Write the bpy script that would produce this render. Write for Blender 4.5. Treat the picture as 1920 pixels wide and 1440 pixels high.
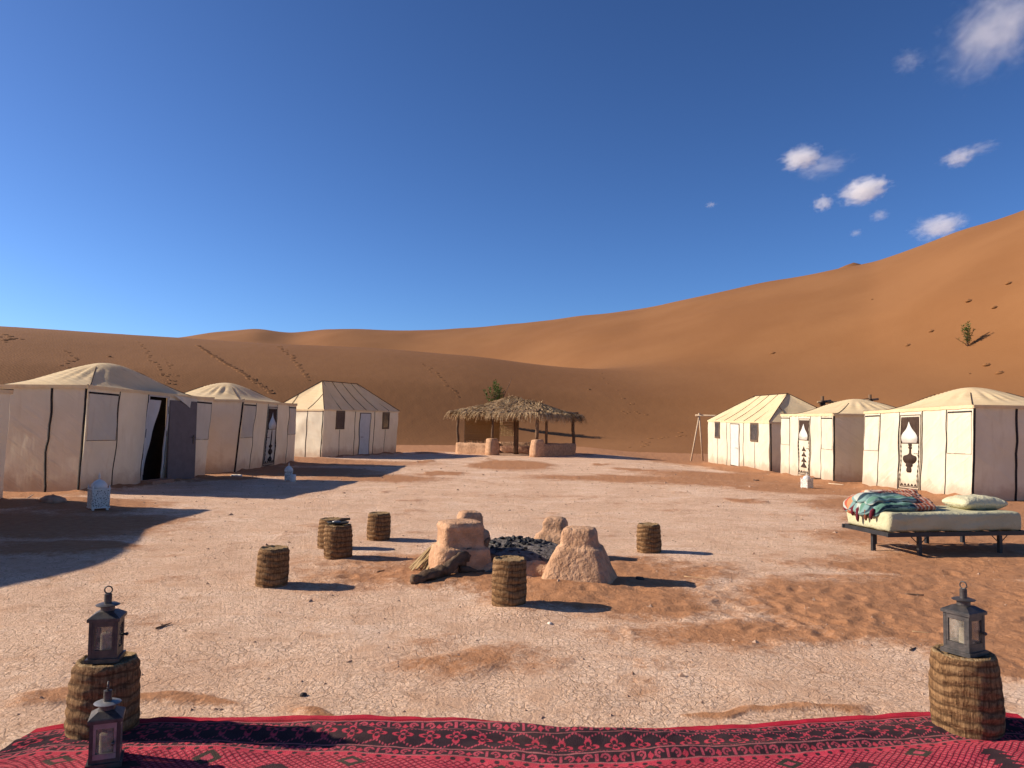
import bpy, bmesh, math, random
import numpy as np
from mathutils import Vector, Matrix, noise as mnoise

for o in list(bpy.data.objects):
    bpy.data.objects.remove(o)
SC = bpy.context.scene
COL = SC.collection
R_ = math.radians
random.seed(7)

# ------------------------------------------------------------------ camera
FPX = 1442.0                 # focal length in pixels of the 1920 px wide photograph
PITCH = R_(3.06)
ROLL = R_(0.8)
EYE = 1.5
cd = bpy.data.cameras.new('camera')
cam = bpy.data.objects.new('camera', cd)
COL.objects.link(cam)
cd.sensor_width = 36.0
cd.lens = 36.0 * FPX / 1920.0
cd.clip_start = 0.05
cd.clip_end = 8000.0
_ex = Vector((1, 0, 0)); _up = Vector((0, -math.sin(PITCH), math.cos(PITCH))); _fw = Vector((0, math.cos(PITCH), math.sin(PITCH)))
_r = _ex * math.cos(ROLL) + _up * math.sin(ROLL)
_u = _up * math.cos(ROLL) - _ex * math.sin(ROLL)
cam.matrix_world = Matrix(((_r.x, _u.x, -_fw.x, 0), (_r.y, _u.y, -_fw.y, 0), (_r.z, _u.z, -_fw.z, EYE), (0, 0, 0, 1)))
SC.camera = cam

# ------------------------------------------------------------------ sky, sun, exposure
SUN_EL = R_(27.5)
SUN_AZ = R_(-83.0)           # from +Y towards +X: the sun stands to the left, a little ahead
world = bpy.data.worlds.new('World')
SC.world = world
world.use_nodes = True
wn = world.node_tree.nodes; wl = world.node_tree.links
sky = wn.new('ShaderNodeTexSky')
sky.sky_type = 'NISHITA'
sky.sun_disc = False
sky.sun_elevation = SUN_EL
sky.sun_rotation = SUN_AZ
sky.altitude = 3000.0
sky.air_density = 1.1
sky.dust_density = 6.0
sky.ozone_density = 6.0
wn['Background'].inputs['Strength'].default_value = 0.058
sky_g = wn.new('ShaderNodeGamma'); sky_g.inputs[1].default_value = 1.30      # clear desert air: deeper blue aloft
wl.new(sky.outputs[0], sky_g.inputs[0]); wl.new(sky_g.outputs[0], wn['Background'].inputs['Color'])
sd = bpy.data.lights.new('sun', 'SUN')
sd.energy = 5.0
sd.angle = R_(0.55)
sd.color = (1.0, 0.885, 0.73)
sun = bpy.data.objects.new('sun', sd)
COL.objects.link(sun)
TO_SUN = Vector((math.sin(SUN_AZ) * math.cos(SUN_EL), math.cos(SUN_AZ) * math.cos(SUN_EL), math.sin(SUN_EL)))
sun.rotation_euler = TO_SUN.to_track_quat('Z', 'Y').to_euler()
sun.location = TO_SUN * 60
SC.view_settings.view_transform = 'Standard'
SC.view_settings.look = 'None'
SC.view_settings.gamma = 1.0
SC.view_settings.exposure = 0.62
SC.view_settings.use_curve_mapping = False
SC.render.engine = 'CYCLES'
SC.cycles.use_denoising = True
SC.cycles.max_bounces = 8
SC.cycles.transparent_max_bounces = 8
SC.cycles.volume_bounces = 3

# ------------------------------------------------------------------ geometry helpers
def sstep(a, b, x):
    t = np.clip((np.asarray(x, float) - a) / (b - a), 0, 1)
    return t * t * (3 - 2 * t)

_rs = np.random.RandomState(11)
_perm = np.tile(_rs.permutation(256), 3)
_ang = _rs.rand(256) * 2 * np.pi
_gx = np.cos(_ang); _gy = np.sin(_ang)
def pnoise(x, y):                     # 2-D gradient noise, about -0.7..0.7
    xi = np.floor(x).astype(int); yi = np.floor(y).astype(int)
    xf = x - xi; yf = y - yi; xi &= 255; yi &= 255
    u = xf * xf * xf * (xf * (xf * 6 - 15) + 10); v = yf * yf * yf * (yf * (yf * 6 - 15) + 10)
    def g(ix, iy, dx, dy):
        h = _perm[_perm[ix & 255] + (iy & 255)]
        return _gx[h] * dx + _gy[h] * dy
    a = g(xi, yi, xf, yf); b = g(xi + 1, yi, xf - 1, yf)
    c = g(xi, yi + 1, xf, yf - 1); d = g(xi + 1, yi + 1, xf - 1, yf - 1)
    return (a + u * (b - a)) * (1 - v) + (c + u * (d - c)) * v
def fbm(x, y, n=4, gain=0.5):
    s = 0; a = 1.0; f = 1.0
    for i in range(n):
        s = s + a * pnoise(x * f + 17.3 * i, y * f - 9.1 * i); a *= gain; f *= 2.03
    return s
def nz(x, y=0.0, z=0.0): return mnoise.noise(Vector((x, y, z)))

def ray(px, py):                      # direction of a photograph pixel in the world
    u = (px - 960) / FPX; v = -(py - 720) / FPX
    return _fw + _r * u + _u * v
def G0(px, py, z=0.0):                # point at height z seen at that pixel
    d = ray(px, py); t = (z - EYE) / d.z
    return Vector((0, 0, EYE)) + d * t
def DY(px, py, Y):                    # point at forward distance Y seen at that pixel
    d = ray(px, py); return Vector((0, 0, EYE)) + d * (Y / d.y)

WLOC = {}
def wloc(o): return WLOC.get(o.name, Vector((0, 0, 0))) if o else Vector((0, 0, 0))
def tag(o, label=None, cat=None, group=None, kind=None):
    if label: o['label'] = label
    if cat: o['category'] = cat
    if group: o['group'] = group
    if kind: o['kind'] = kind
    return o
def thing(name, label, cat, loc, group=None):
    o = bpy.data.objects.new(name, None)
    o.empty_display_size = 0.2
    COL.objects.link(o)
    o.location = loc
    WLOC[o.name] = Vector(loc)
    return tag(o, label, cat, group)
def link_mesh(name, me, mat, parent=None, origin=None):
    o = bpy.data.objects.new(name, me)
    COL.objects.link(o)
    if mat: me.materials.append(mat)
    if parent:
        o.parent = parent
        WLOC[o.name] = wloc(parent)
    elif origin is not None:
        o.location = origin; WLOC[o.name] = Vector(origin)
    return o
def np_mesh(name, V, F, smooth=True, attrs=None):    # V (n,3), F (m,4) quads
    me = bpy.data.meshes.new(name)
    V = np.asarray(V, np.float32); F = np.asarray(F, np.int32)
    me.vertices.add(len(V)); me.vertices.foreach_set('co', V.ravel())
    me.loops.add(F.size); me.loops.foreach_set('vertex_index', F.ravel())
    me.polygons.add(len(F))
    me.polygons.foreach_set('loop_start', np.arange(0, F.size, F.shape[1], dtype=np.int32))
    me.polygons.foreach_set('loop_total', np.full(len(F), F.shape[1], np.int32))
    me.polygons.foreach_set('use_smooth', np.full(len(F), smooth, bool))
    me.update(calc_edges=True)
    for k, a in (attrs or {}).items():
        a = np.asarray(a, np.float32)
        if a.ndim == 1:
            at = me.attributes.new(k, 'FLOAT', 'POINT'); at.data.foreach_set('value', a)
        else:
            at = me.attributes.new(k, 'FLOAT_COLOR', 'POINT')
            at.data.foreach_set('color', np.c_[a, np.ones(len(a))].astype(np.float32).ravel())
    return me
def grid_faces(nr, nc, wrap=False):
    i = np.arange(nr - 1)[:, None]; j = np.arange(nc if wrap else nc - 1)[None, :]
    j2 = (j + 1) % nc
    a = i * nc + j; b = i * nc + j2; c = (i + 1) * nc + j2; d = (i + 1) * nc + j
    return np.stack([a, b, c, d], -1).reshape(-1, 4)

class MB:
    def __init__(s): s.v = []; s.f = []; s.c = []
    def add(s, vs, fs, col=None):
        b = len(s.v); s.v += [Vector(q) for q in vs]; s.f += [tuple(b + i for i in q) for q in fs]
        s.c += [col or (1, 1, 1)] * len(vs)
    def box(s, c, size, ax=None, col=None):
        c = Vector(c); X, Y, Z = ax or (Vector((1, 0, 0)), Vector((0, 1, 0)), Vector((0, 0, 1)))
        h = [q / 2 for q in size]
        vs = [c + X * (h[0] * i) + Y * (h[1] * j) + Z * (h[2] * k) for k in (-1, 1) for j in (-1, 1) for i in (-1, 1)]
        s.add(vs, [(0, 2, 3, 1), (4, 5, 7, 6), (0, 1, 5, 4), (2, 6, 7, 3), (0, 4, 6, 2), (1, 3, 7, 5)], col)
    def bar(s, a, b, w, h=None, col=None):
        a = Vector(a); b = Vector(b); d = (b - a); L = d.length; d.normalize()
        up = Vector((0, 0, 1)) if abs(d.z) < .95 else Vector((0, 1, 0))
        x = d.cross(up).normalized(); y = x.cross(d).normalized()
        s.box((a + b) / 2, (w, L, h or w), (x, d, y), col)
    def tube(s, pts, rad, n=8, cap=True, col=None, rough=0.0, seed=0.0):
        pts = [Vector(p) for p in pts]
        if not hasattr(rad, '__len__'): rad = [rad] * len(pts)
        vs = []; fs = []; px = None
        for i, p in enumerate(pts):
            d = (pts[min(i + 1, len(pts) - 1)] - pts[max(i - 1, 0)]).normalized()
            if px is None:
                up = Vector((0, 0, 1)) if abs(d.z) < .9 else Vector((0, 1, 0))
                px = d.cross(up).normalized()
            px = (px - d * px.dot(d)).normalized(); py = d.cross(px)
            for k in range(n):
                a = 2 * math.pi * k / n
                r = rad[i] * (1 + rough * nz(math.cos(a) * 1.5 + seed, math.sin(a) * 1.5, i * .6 + seed))
                vs.append(p + px * (math.cos(a) * r) + py * (math.sin(a) * r))
        for i in range(len(pts) - 1):
            for k in range(n):
                fs.append((i * n + k, i * n + (k + 1) % n, (i + 1) * n + (k + 1) % n, (i + 1) * n + k))
        if cap:
            fs.append(tuple(range(n - 1, -1, -1))); fs.append(tuple((len(pts) - 1) * n + k for k in range(n)))
        s.add(vs, fs, col)
    def lathe(s, c, prof, n=24, sq=2.0, rot=0.0, amp=0.0, fr=3.0, seed=0.0, ry=1.0, cap=True, col=None):
        # profile [(z, r)], superellipse exponent sq, noise amplitude amp (metres)
        c = Vector(c); vs = []; fs = []
        for (z, r) in prof:
            for k in range(n):
                a = 2 * math.pi * k / n
                ca, sa = math.cos(a), math.sin(a)
                q = (abs(ca) ** sq + abs(sa) ** sq) ** (-1 / sq)
                x = ca * q * r; y = sa * q * r * ry
                p = Vector((x * math.cos(rot) - y * math.sin(rot), x * math.sin(rot) + y * math.cos(rot), z))
                if amp:
                    w = p * fr; d = Vector((p.x, p.y, 0)); d = d.normalized() if d.length > 1e-6 else d
                    m = nz(w.x + seed, w.y, w.z) + .5 * nz(w.x * 2.3, w.y * 2.3 + seed, w.z * 2.3) + .3 * nz(w.x * 5.3, w.y * 5.3 + seed, w.z * 5.3)
                    p += d * (amp * m) + Vector((0, 0, amp * .6 * nz(w.x, w.y + 9 + seed, w.z)))
                vs.append(c + p)
        m = len(prof)
        for i in range(m - 1):
            for k in range(n):
                fs.append((i * n + k, i * n + (k + 1) % n, (i + 1) * n + (k + 1) % n, (i + 1) * n + k))
        if cap:
            fs.append(tuple(range(n - 1, -1, -1))); fs.append(tuple((m - 1) * n + k for k in range(n)))
        s.add(vs, fs, col)
    def build(s, name, mat, parent=None, smooth=False, origin=None):
        off = wloc(parent) if parent else (Vector(origin) if origin is not None else Vector((0, 0, 0)))
        me = bpy.data.meshes.new(name)
        me.from_pydata([tuple(q - off) for q in s.v], [], s.f)
        if smooth: me.polygons.foreach_set('use_smooth', [True] * len(me.polygons))
        if any(q != (1, 1, 1) for q in s.c):
            at = me.attributes.new('Col', 'FLOAT_COLOR', 'POINT')
            at.data.foreach_set('color', [x for q in s.c for x in (*q, 1.0)])
        me.update()
        return link_mesh(name, me, mat, parent, origin)
def auto_smooth(o, ang=40):
    me = o.data
    me.polygons.foreach_set('use_smooth', [True] * len(me.polygons))
    bm = bmesh.new(); bm.from_mesh(me)
    for e in bm.edges:
        if len(e.link_faces) == 2 and e.calc_face_angle(0) > R_(ang): e.smooth = False
    bm.to_mesh(me); bm.free()
    return o
def rbox(c, size, rad, ax=None, n=8, fn=None):       # soft box: list of verts, quads
    c = Vector(c); X, Y, Z = ax or (Vector((1, 0, 0)), Vector((0, 1, 0)), Vector((0, 0, 1)))
    h = Vector([q / 2 for q in size])
    nn = (max(2, n), max(2, n), max(2, n)) if not hasattr(n, '__len__') else n
    bm = bmesh.new(); key = {}
    def vert(p):
        k = tuple(round(q, 5) for q in p)
        if k in key: return key[k]
        q = Vector(p); inner = Vector([max(-(h[i] - rad), min(h[i] - rad, q[i])) for i in range(3)])
        d = q - inner
        if d.length > 1e-9: q = inner + d.normalized() * rad
        if fn: q = fn(q)
        key[k] = bm.verts.new(c + X * q.x + Y * q.y + Z * q.z); return key[k]
    for axn in range(3):
        a, b = [(1, 2), (2, 0), (0, 1)][axn]
        for sgn in (-1, 1):
            for i in range(nn[a]):
                for j in range(nn[b]):
                    qs = []
                    for (di, dj) in ((0, 0), (1, 0), (1, 1), (0, 1)):
                        p = [0, 0, 0]; p[axn] = sgn * h[axn]
                        p[a] = h[a] * (2 * (i + di) / nn[a] - 1); p[b] = h[b] * (2 * (j + dj) / nn[b] - 1)
                        qs.append(vert(p))
                    try: bm.faces.new(qs if sgn > 0 else qs[::-1])
                    except ValueError: pass
    bm.verts.index_update()
    vs = [v.co.copy() for v in bm.verts]; fs = [tuple(v.index for v in f.verts) for f in bm.faces]
    bm.free()
    return vs, fs

# ------------------------------------------------------------------ materials
class NT:
    def __init__(s, name):
        s.m = bpy.data.materials.new(name); s.m.use_nodes = True
        s.t = s.m.node_tree; s.b = s.t.nodes['Principled BSDF']
        s.b.inputs['Roughness'].default_value = 0.9
        s.b.inputs['Specular IOR Level'].default_value = 0.15
        s.co = None
    def n(s, ty, **kw):
        q = s.t.nodes.new(ty)
        for k, v in kw.items(): setattr(q, k, v)
        return q
    def set(s, sock, v):
        if isinstance(v, bpy.types.NodeSocket): s.t.links.new(v, sock)
        else:
            if hasattr(v, '__len__') and len(v) == 3 and len(getattr(sock, 'default_value', [0, 0, 0])) == 4: v = (*v, 1)
            sock.default_value = v
    def coord(s, kind='Object'):
        return s.n('ShaderNodeTexCoord').outputs[kind]
    def noise(s, scale, detail=4, rough=.55, vec=None, dist=0.0, out='Fac'):
        q = s.n('ShaderNodeTexNoise')
        s.set(q.inputs['Scale'], scale); q.inputs['Detail'].default_value = detail
        q.inputs['Roughness'].default_value = rough; q.inputs['Distortion'].default_value = dist
        if vec is not None: s.set(q.inputs['Vector'], vec)
        return q.outputs[out]
    def voro(s, scale, vec=None, feature='DISTANCE_TO_EDGE'):
        q = s.n('ShaderNodeTexVoronoi', feature=feature); q.inputs['Scale'].default_value = scale
        if vec is not None: s.set(q.inputs['Vector'], vec)
        return q.outputs[0]
    def math(s, op, a, b=0.0, c=None, clamp=False):
        q = s.n('ShaderNodeMath', operation=op); q.use_clamp = clamp
        s.set(q.inputs[0], a); s.set(q.inputs[1], b)
        if c is not None: s.set(q.inputs[2], c)
        return q.outputs[0]
    def ss(s, v, a, b, lo=0.0, hi=1.0):
        q = s.n('ShaderNodeMapRange', interpolation_type='SMOOTHSTEP')
        s.set(q.inputs[0], v)
        for i, x in enumerate((a, b, lo, hi)): q.inputs[i + 1].default_value = x
        return q.outputs[0]
    def mix(s, f, a, b, mode='MIX'):
        q = s.n('ShaderNodeMix', data_type='RGBA', blend_type=mode)
        s.set(q.inputs[0], f); s.set(q.inputs[6], a); s.set(q.inputs[7], b)
        return q.outputs[2]
    def vadd(s, a, b, sc=1.0):
        q = s.n('ShaderNodeVectorMath', operation='MULTIPLY_ADD')
        s.set(q.inputs[0], b); q.inputs[1].default_value = (sc, sc, sc); s.set(q.inputs[2], a)
        return q.outputs[0]
    def vmul(s, a, v):
        q = s.n('ShaderNodeVectorMath', operation='MULTIPLY'); s.set(q.inputs[0], a); q.inputs[1].default_value = v
        return q.outputs[0]
    def attr(s, name, out='Fac'):
        q = s.n('ShaderNodeAttribute', attribute_name=name); return q.outputs[out]
    def bump(s, h, dist, strength=1.0, normal=None):
        q = s.n('ShaderNodeBump'); s.set(q.inputs['Height'], h)
        q.inputs['Distance'].default_value = dist; q.inputs['Strength'].default_value = strength
        if normal is not None: s.t.links.new(normal, q.inputs['Normal'])
        return q.outputs[0]
    def done(s, col, rough=None, normal=None, **kw):
        s.set(s.b.inputs['Base Color'], col)
        if rough is not None: s.set(s.b.inputs['Roughness'], rough)
        if normal is not None: s.t.links.new(normal, s.b.inputs['Normal'])
        for k, v in kw.items(): s.set(s.b.inputs[k], v)
        return s.m
M = {}
def simple(name, a, b, scale=6.0, rough=.9, bump=0.004, bscale=40.0, spec=.15, metal=0.0, stretch=(1, 1, 1)):
    t = NT(name); co = t.vmul(t.coord(), stretch)
    f = t.ss(t.noise(scale, 5, .6, co), .3, .7)
    nrm = t.bump(t.noise(bscale, 4, .6, co), bump)
    M[name] = t.done(t.mix(f, a, b), rough, nrm, **{'Specular IOR Level': spec, 'Metallic': metal})
    return M[name]

SAND_A = (0.33, 0.150, 0.068); SAND_B = (0.41, 0.198, 0.096)
# ground: pale cracked clay with drifts of orange sand
t = NT('ground_clay_and_sand'); P = t.coord()
warp = t.vadd(P, t.noise(1.7, 3, .5, P, out='Color'), .35)
warp2 = t.vadd(P, t.noise(7.0, 3, .6, P, out='Color'), .10)
sandm = t.attr('sand')
n1 = t.noise(9.0, 6, .68, P); n2 = t.noise(45.0, 5, .7, P); n3 = t.noise(1.3, 4, .6, P); n4 = t.noise(160.0, 3, .7, P); n5 = t.noise(3.2, 6, .65, P); n6 = t.noise(22.0, 6, .72, P)
cr1 = t.voro(7.0, warp2); cr2 = t.voro(17.0, warp2); cr0 = t.voro(1.6, warp)
c1 = t.math('MULTIPLY', t.ss(cr1, .0, .05, 1, 0), t.ss(t.math('MULTIPLY', n3, n1), .22, .32))
c2 = t.math('MULTIPLY', t.ss(cr2, .0, .12, 1, 0), t.ss(n5, .62, .44))
c0 = t.math('MULTIPLY', t.ss(cr0, .0, .014, .85, 0), t.ss(n1, .4, .6))
cracks = t.math('MAXIMUM', t.math('MAXIMUM', c1, t.math('MULTIPLY', c2, .75)), c0)
edge = t.math('ADD', sandm, t.math('MULTIPLY', t.math('SUBTRACT', n6, .5), .9))
edge = t.math('ADD', edge, t.math('MULTIPLY', t.math('SUBTRACT', n5, .5), .8))
sm = t.ss(edge, .26, .82)
clay = t.mix(t.ss(n1, .3, .7), (.70, .455, .305), (.83, .58, .41))
clay = t.mix(t.ss(n5, .48, .66, 0, .7), clay, (.54, .31, .185))
clay = t.mix(t.ss(n6, .58, .74, 0, .5), clay, (.40, .215, .12))
n7 = t.noise(.8, 5, .6, P)
clay = t.mix(t.ss(n7, .42, .66, 0, .55), clay, (.60, .365, .235))
clay = t.mix(t.ss(n7, .46, .30, 0, .6), clay, (.86, .63, .47))
clay = t.mix(t.math('MULTIPLY', cracks, .75), clay, (.33, .175, .095))
clay = t.mix(t.ss(n2, .60, .72, 0, .5), clay, (.30, .155, .085))
sand = t.mix(t.ss(n1, .3, .7), SAND_A, SAND_B)
sand = t.mix(t.ss(n2, .64, .78, 0, .4), sand, (.20, .09, .045))
colr = t.mix(sm, clay, sand)
hh = t.math('SUBTRACT', t.math('ADD', t.math('MULTIPLY', n2, .8), t.math('MULTIPLY', n6, .75)), t.math('MULTIPLY', cracks, .22))
hh = t.math('ADD', hh, t.math('MULTIPLY', n4, .16))
hs = t.math('ADD', t.math('MULTIPLY', n1, .8), t.math('MULTIPLY', n2, .28))
hm = t.math('ADD', t.math('MULTIPLY', hh, t.math('SUBTRACT', 1.0, sm)), t.math('MULTIPLY', hs, sm))
M['ground'] = t.done(colr, .95, t.bump(hm, .035, .9))
# dune sand with faint wind ripples
t = NT('dune_sand'); P = t.coord()
q1 = t.noise(.05, 4, .55, P); q2 = t.noise(2.5, 5, .65, P)
rip = t.n('ShaderNodeTexWave', wave_type='BANDS', bands_direction='DIAGONAL')
t.set(rip.inputs['Vector'], P); rip.inputs['Scale'].default_value = 1.6; rip.inputs['Distortion'].default_value = 5.0
rip.inputs['Detail'].default_value = 2.0; rip.inputs['Detail Scale'].default_value = 1.5
dc = t.mix(t.ss(q1, .35, .65), (.215, .093, .034), (.244, .110, .042))
hgt = t.math('ADD', t.math('MULTIPLY', rip.outputs[1], .3), t.math('MULTIPLY', q2, .6))
M['dune'] = t.done(dc, .95, t.bump(hgt, .05, .5))

def canvas(name, a, b, stain, transl=0.0):
    t = NT(name); P = t.coord()
    f = t.ss(t.noise(1.6, 5, .6, P), .35, .68)
    c = t.mix(f, a, b)
    streak = t.noise(3.0, 4, .6, t.vmul(P, (2.2, 2.2, .35)))
    c = t.mix(t.ss(streak, .52, .78, 0, .55), c, stain)
    sp = t.n('ShaderNodeSeparateXYZ'); t.set(sp.inputs[0], P)      # wind-blown dust caught along the hem
    dz_ = t.math('ADD', sp.outputs[2], t.math('MULTIPLY', t.noise(2.4, 5, .65, P), -.75))
    c = t.mix(t.ss(dz_, -.28, .16, .6, 0), c, (.42, .26, .16))
    weave = t.noise(260.0, 2, .6, P)
    cx = t.n('ShaderNodeSeparateXYZ'); t.set(cx.inputs[0], P)      # slack diagonal creases pulled from the corners
    hx = t.math('MULTIPLY', t.math('ADD', cx.outputs[0], cx.outputs[1]), .75)
    cb = t.n('ShaderNodeCombineXYZ'); t.set(cb.inputs[0], t.math('MULTIPLY', t.math('ADD', hx, cx.outputs[2]), 4.5)); t.set(cb.inputs[1], t.math('MULTIPLY', t.math('SUBTRACT', cx.outputs[2], hx), .7))
    crease = t.ss(t.noise(1.0, 3, .5, cb.outputs[0]), .45, .75)
    h = t.math('ADD', t.math('MULTIPLY', t.noise(5.0, 4, .55, t.vmul(P, (1.6, 1.6, .5))), 1.0), t.math('MULTIPLY', weave, .05))
    h = t.math('ADD', h, t.math('MULTIPLY', crease, 1.4))
    M[name] = t.done(c, .85, t.bump(h, .014, .6), **{'Specular IOR Level': .2})
    if transl:
        tr = t.n('ShaderNodeBsdfTranslucent'); t.set(tr.inputs[0], c)
        mx = t.n('ShaderNodeMixShader'); mx.inputs[0].default_value = transl
        t.t.links.new(t.b.outputs[0], mx.inputs[1]); t.t.links.new(tr.outputs[0], mx.inputs[2])
        t.t.links.new(mx.outputs[0], t.t.nodes['Material Output'].inputs[0])
canvas('canvas_white', (.76, .665, .50), (.82, .725, .56), (.66, .55, .39), .30)
canvas('canvas_cream', (.78, .59, .34), (.83, .64, .39), (.68, .48, .26), .28)
canvas('canvas_grey', (.50, .45, .40), (.55, .50, .45), (.42, .36, .31))
simple('seam_black', (.018, .015, .014), (.035, .030, .028), 9, .8)
simple('dark_brown', (.035, .020, .014), (.06, .036, .024), 9, .8)
simple('door_charcoal', (.085, .070, .075), (.11, .09, .095), 5, .55, .001, spec=.4)
simple('door_white', (.55, .51, .44), (.62, .58, .50), 5, .5, .001, spec=.4)
simple('inside_shade_black', (.012, .010, .010), (.02, .017, .016), 5, .95)  # black that stands in for the shade inside the open tent
simple('pane_dark', (.05, .045, .045), (.075, .065, .065), 4, .12, .0, spec=.6)
simple('frame_brown', (.11, .070, .045), (.15, .10, .065), 12, .6)
simple('adobe', (.39, .215, .12), (.57, .34, .205), 9, .95, .03, 26)
simple('adobe_dark', (.33, .165, .10), (.42, .225, .14), 7, .95, .03, 20)
simple('ash', (.085, .070, .062), (.22, .19, .17), 16, .95, .03, 40)
simple('charcoal', (.008, .008, .009), (.025, .024, .025), 12, .6, .004, 60, .3)
simple('bark', (.075, .045, .028), (.17, .11, .072), 10, .95, .012, 30, stretch=(1, 1, 1))
simple('dry_wood', (.26, .16, .085), (.36, .24, .14), 14, .85, .004, 60, stretch=(1, 1, .2))
simple('post_wood', (.12, .068, .038), (.20, .12, .07), 12, .9, .006, 40, stretch=(1, 1, .25))
simple('pale_wood', (.48, .34, .22), (.58, .43, .29), 14, .85, .003, 60)
simple('reed', (.35, .215, .095), (.45, .29, .14), 20, .85, .003, 80)
simple('straw', (.29, .18, .095), (.56, .385, .21), 3, .85, .002, 60)
simple('frond', (.30, .20, .095), (.44, .31, .16), 9, .85, .002, 60)
simple('leaf_green', (.11, .19, .045), (.20, .27, .09), 4, .6, .001, spec=.3)
simple('dry_twig', (.15, .085, .05), (.22, .13, .08), 9, .9)
simple('iron', (.045, .043, .044), (.105, .088, .080), 22, .5, .0015, 120, .5, .55)
simple('tin_grey', (.20, .195, .19), (.30, .285, .275), 14, .42, .001, 90, .5, .5)
simple('bed_frame', (.012, .012, .014), (.025, .025, .028), 9, .45, .001, spec=.4)
simple('sheet', (.44, .405, .25), (.50, .46, .29), 3, .85, .03, 7)
simple('pillowcase', (.52, .47, .30), (.58, .53, .35), 3, .85, .03, 12)
simple('candle', (.75, .70, .58), (.8, .75, .64), 4, .6)
simple('stone', (.26, .15, .095), (.44, .29, .20), 9, .95, .01, 30)
simple('stone_dark', (.05, .04, .037), (.09, .07, .06), 9, .9, .01, 30)
simple('stone_pale', (.62, .52, .42), (.7, .6, .5), 9, .9, .01, 30)
simple('bare_sand', SAND_A, SAND_B, 9, .95, .02, 30)
# glass: smoky, dusty panes
t = NT('lantern_glass')
g1 = t.n('ShaderNodeBsdfTransparent'); t.set(g1.inputs[0], (.80, .78, .74, 1))
dust = t.ss(t.noise(26.0, 4, .6, t.coord()), .35, .75, .12, .42)
t.done((.48, .42, .35), .25, None, **{'Specular IOR Level': .6})
mx = t.n('ShaderNodeMixShader'); t.set(mx.inputs[0], dust)
t.t.links.new(g1.outputs[0], mx.inputs[1]); t.t.links.new(t.b.outputs[0], mx.inputs[2])
t.t.links.new(mx.outputs[0], t.t.nodes['Material Output'].inputs[0]); M['glass'] = t.m
# pierced white tin of the moroccan lanterns
t = NT('pierced_white'); P = t.coord()
d = t.voro(46.0, P, 'F1'); hole = t.ss(d, .30, .38, 1, 0)
M['pierced'] = t.done(t.mix(hole, (.62, .57, .50), (.07, .05, .04)), .55, t.bump(t.math('MULTIPLY', hole, -1.0), .004))
simple('white_tin', (.60, .56, .50), (.70, .66, .60), 8, .5, .001, spec=.4)
# palm trunk: fibrous, ringed
t = NT('palm_trunk'); P = t.coord()
fib = t.noise(1.0, 5, .7, t.vmul(P, (95, 95, 9)))
net = t.noise(1.0, 4, .65, t.vmul(P, (30, 30, 55)))
big = t.noise(6.0, 3, .6, P)
c = t.mix(t.ss(fib, .3, .7), (.125, .060, .026), (.36, .205, .095))
c = t.mix(t.ss(net, .50, .72, 0, .75), c, (.055, .028, .014))
c = t.mix(t.ss(big, .5, .72, 0, .45), c, (.36, .22, .11))
zs = t.n('ShaderNodeSeparateXYZ'); t.set(zs.inputs[0], P)           # leaf-base rings
rg_ = t.math('SINE', t.math('ADD', t.math('MULTIPLY', zs.outputs[2], 120.0), t.math('MULTIPLY', t.noise(5.0, 3, .6, P), 9.0)))
c = t.mix(t.ss(rg_, .55, 1.0, 0, .65), c, (.06, .030, .015))
M['palm'] = t.done(c, .95, t.bump(t.math('ADD', t.math('ADD', fib, t.math('MULTIPLY', net, .9)), t.math('MULTIPLY', rg_, -.35)), .018))
t = NT('palm_cut'); P = t.coord()
fib = t.noise(60.0, 4, .7, P)
M['palm_top'] = t.done(t.mix(t.ss(fib, .3, .7), (.20, .115, .05), (.40, .27, .14)), .95, t.bump(fib, .02))
# colours woven in (vertex colours hold the dyed pattern)
t = NT('woven_rug'); P = t.coord()
w = t.noise(220.0, 2, .6, P)
cc = t.mix(t.ss(w, .3, .7, 0, .35), t.attr('Col', 'Color'), (.03, .012, .014))
M['rug'] = t.done(cc, .95, t.bump(w, .006, .8), **{'Specular IOR Level': .05})
t = NT('woven_blanket'); P = t.coord(); w = t.noise(120.0, 3, .6, P)
M['blanket'] = t.done(t.attr('Col', 'Color'), .95, t.bump(w, .006, .8), **{'Specular IOR Level': .05})

# ================================================================== the setting
def macro(x, y):                      # the camp floor dips a little towards the far right
    return -0.07 * sstep(5, 9, x) * sstep(14, 22, y) - 0.17 * sstep(4, 9, x) * sstep(24, 31, y)
def gz(x, y): return float(macro(np.float64(x), np.float64(y)))
def at(px, py):                       # point of the camp floor seen at a pixel
    z = 0.0
    for i in range(5):
        p = G0(px, py, z); z = gz(p.x, p.y)
    return p

# front edges of the tents (bottom), near corner first
TENT = {}
def wall_px(name, b0, t0, Y0, b1, t1, Y1):
    P0 = DY(b0[0], b0[1], Y0); T0 = DY(t0[0], t0[1], Y0)
    P1 = DY(b1[0], b1[1], Y1); T1 = DY(t1[0], t1[1], Y1)
    TENT[name] = (P0, P1, T0, T1)
wall_px('L1', (148, 926), (165, 723), 15.6, (383, 898), (399, 747), 20.3)
wall_px('L2', (441, 890), (458, 750), 21.9, (551, 868), (556, 758), 28.0)
wall_px('L3', (603, 860), (608, 767), 32.6, (742, 852), (747, 771), 38.5)
wall_px('R1', (1822, 940), (1825, 760), 17.0, (1617, 914), (1622, 772), 21.5)
wall_px('R2', (1562, 909), (1562, 776), 22.4, (1464, 886), (1465, 777), 27.6)
wall_px('R3', (1443, 888), (1442, 791), 30.5, (1328, 866), (1328, 788), 37.6)
TENT['L0'] = (Vector((-8.75, 4.2, 0)), Vector((-8.88, 13.5, 0)), Vector((-8.70, 4.2, 2.0)), Vector((-8.80, 13.5, 1.98)))

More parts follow.
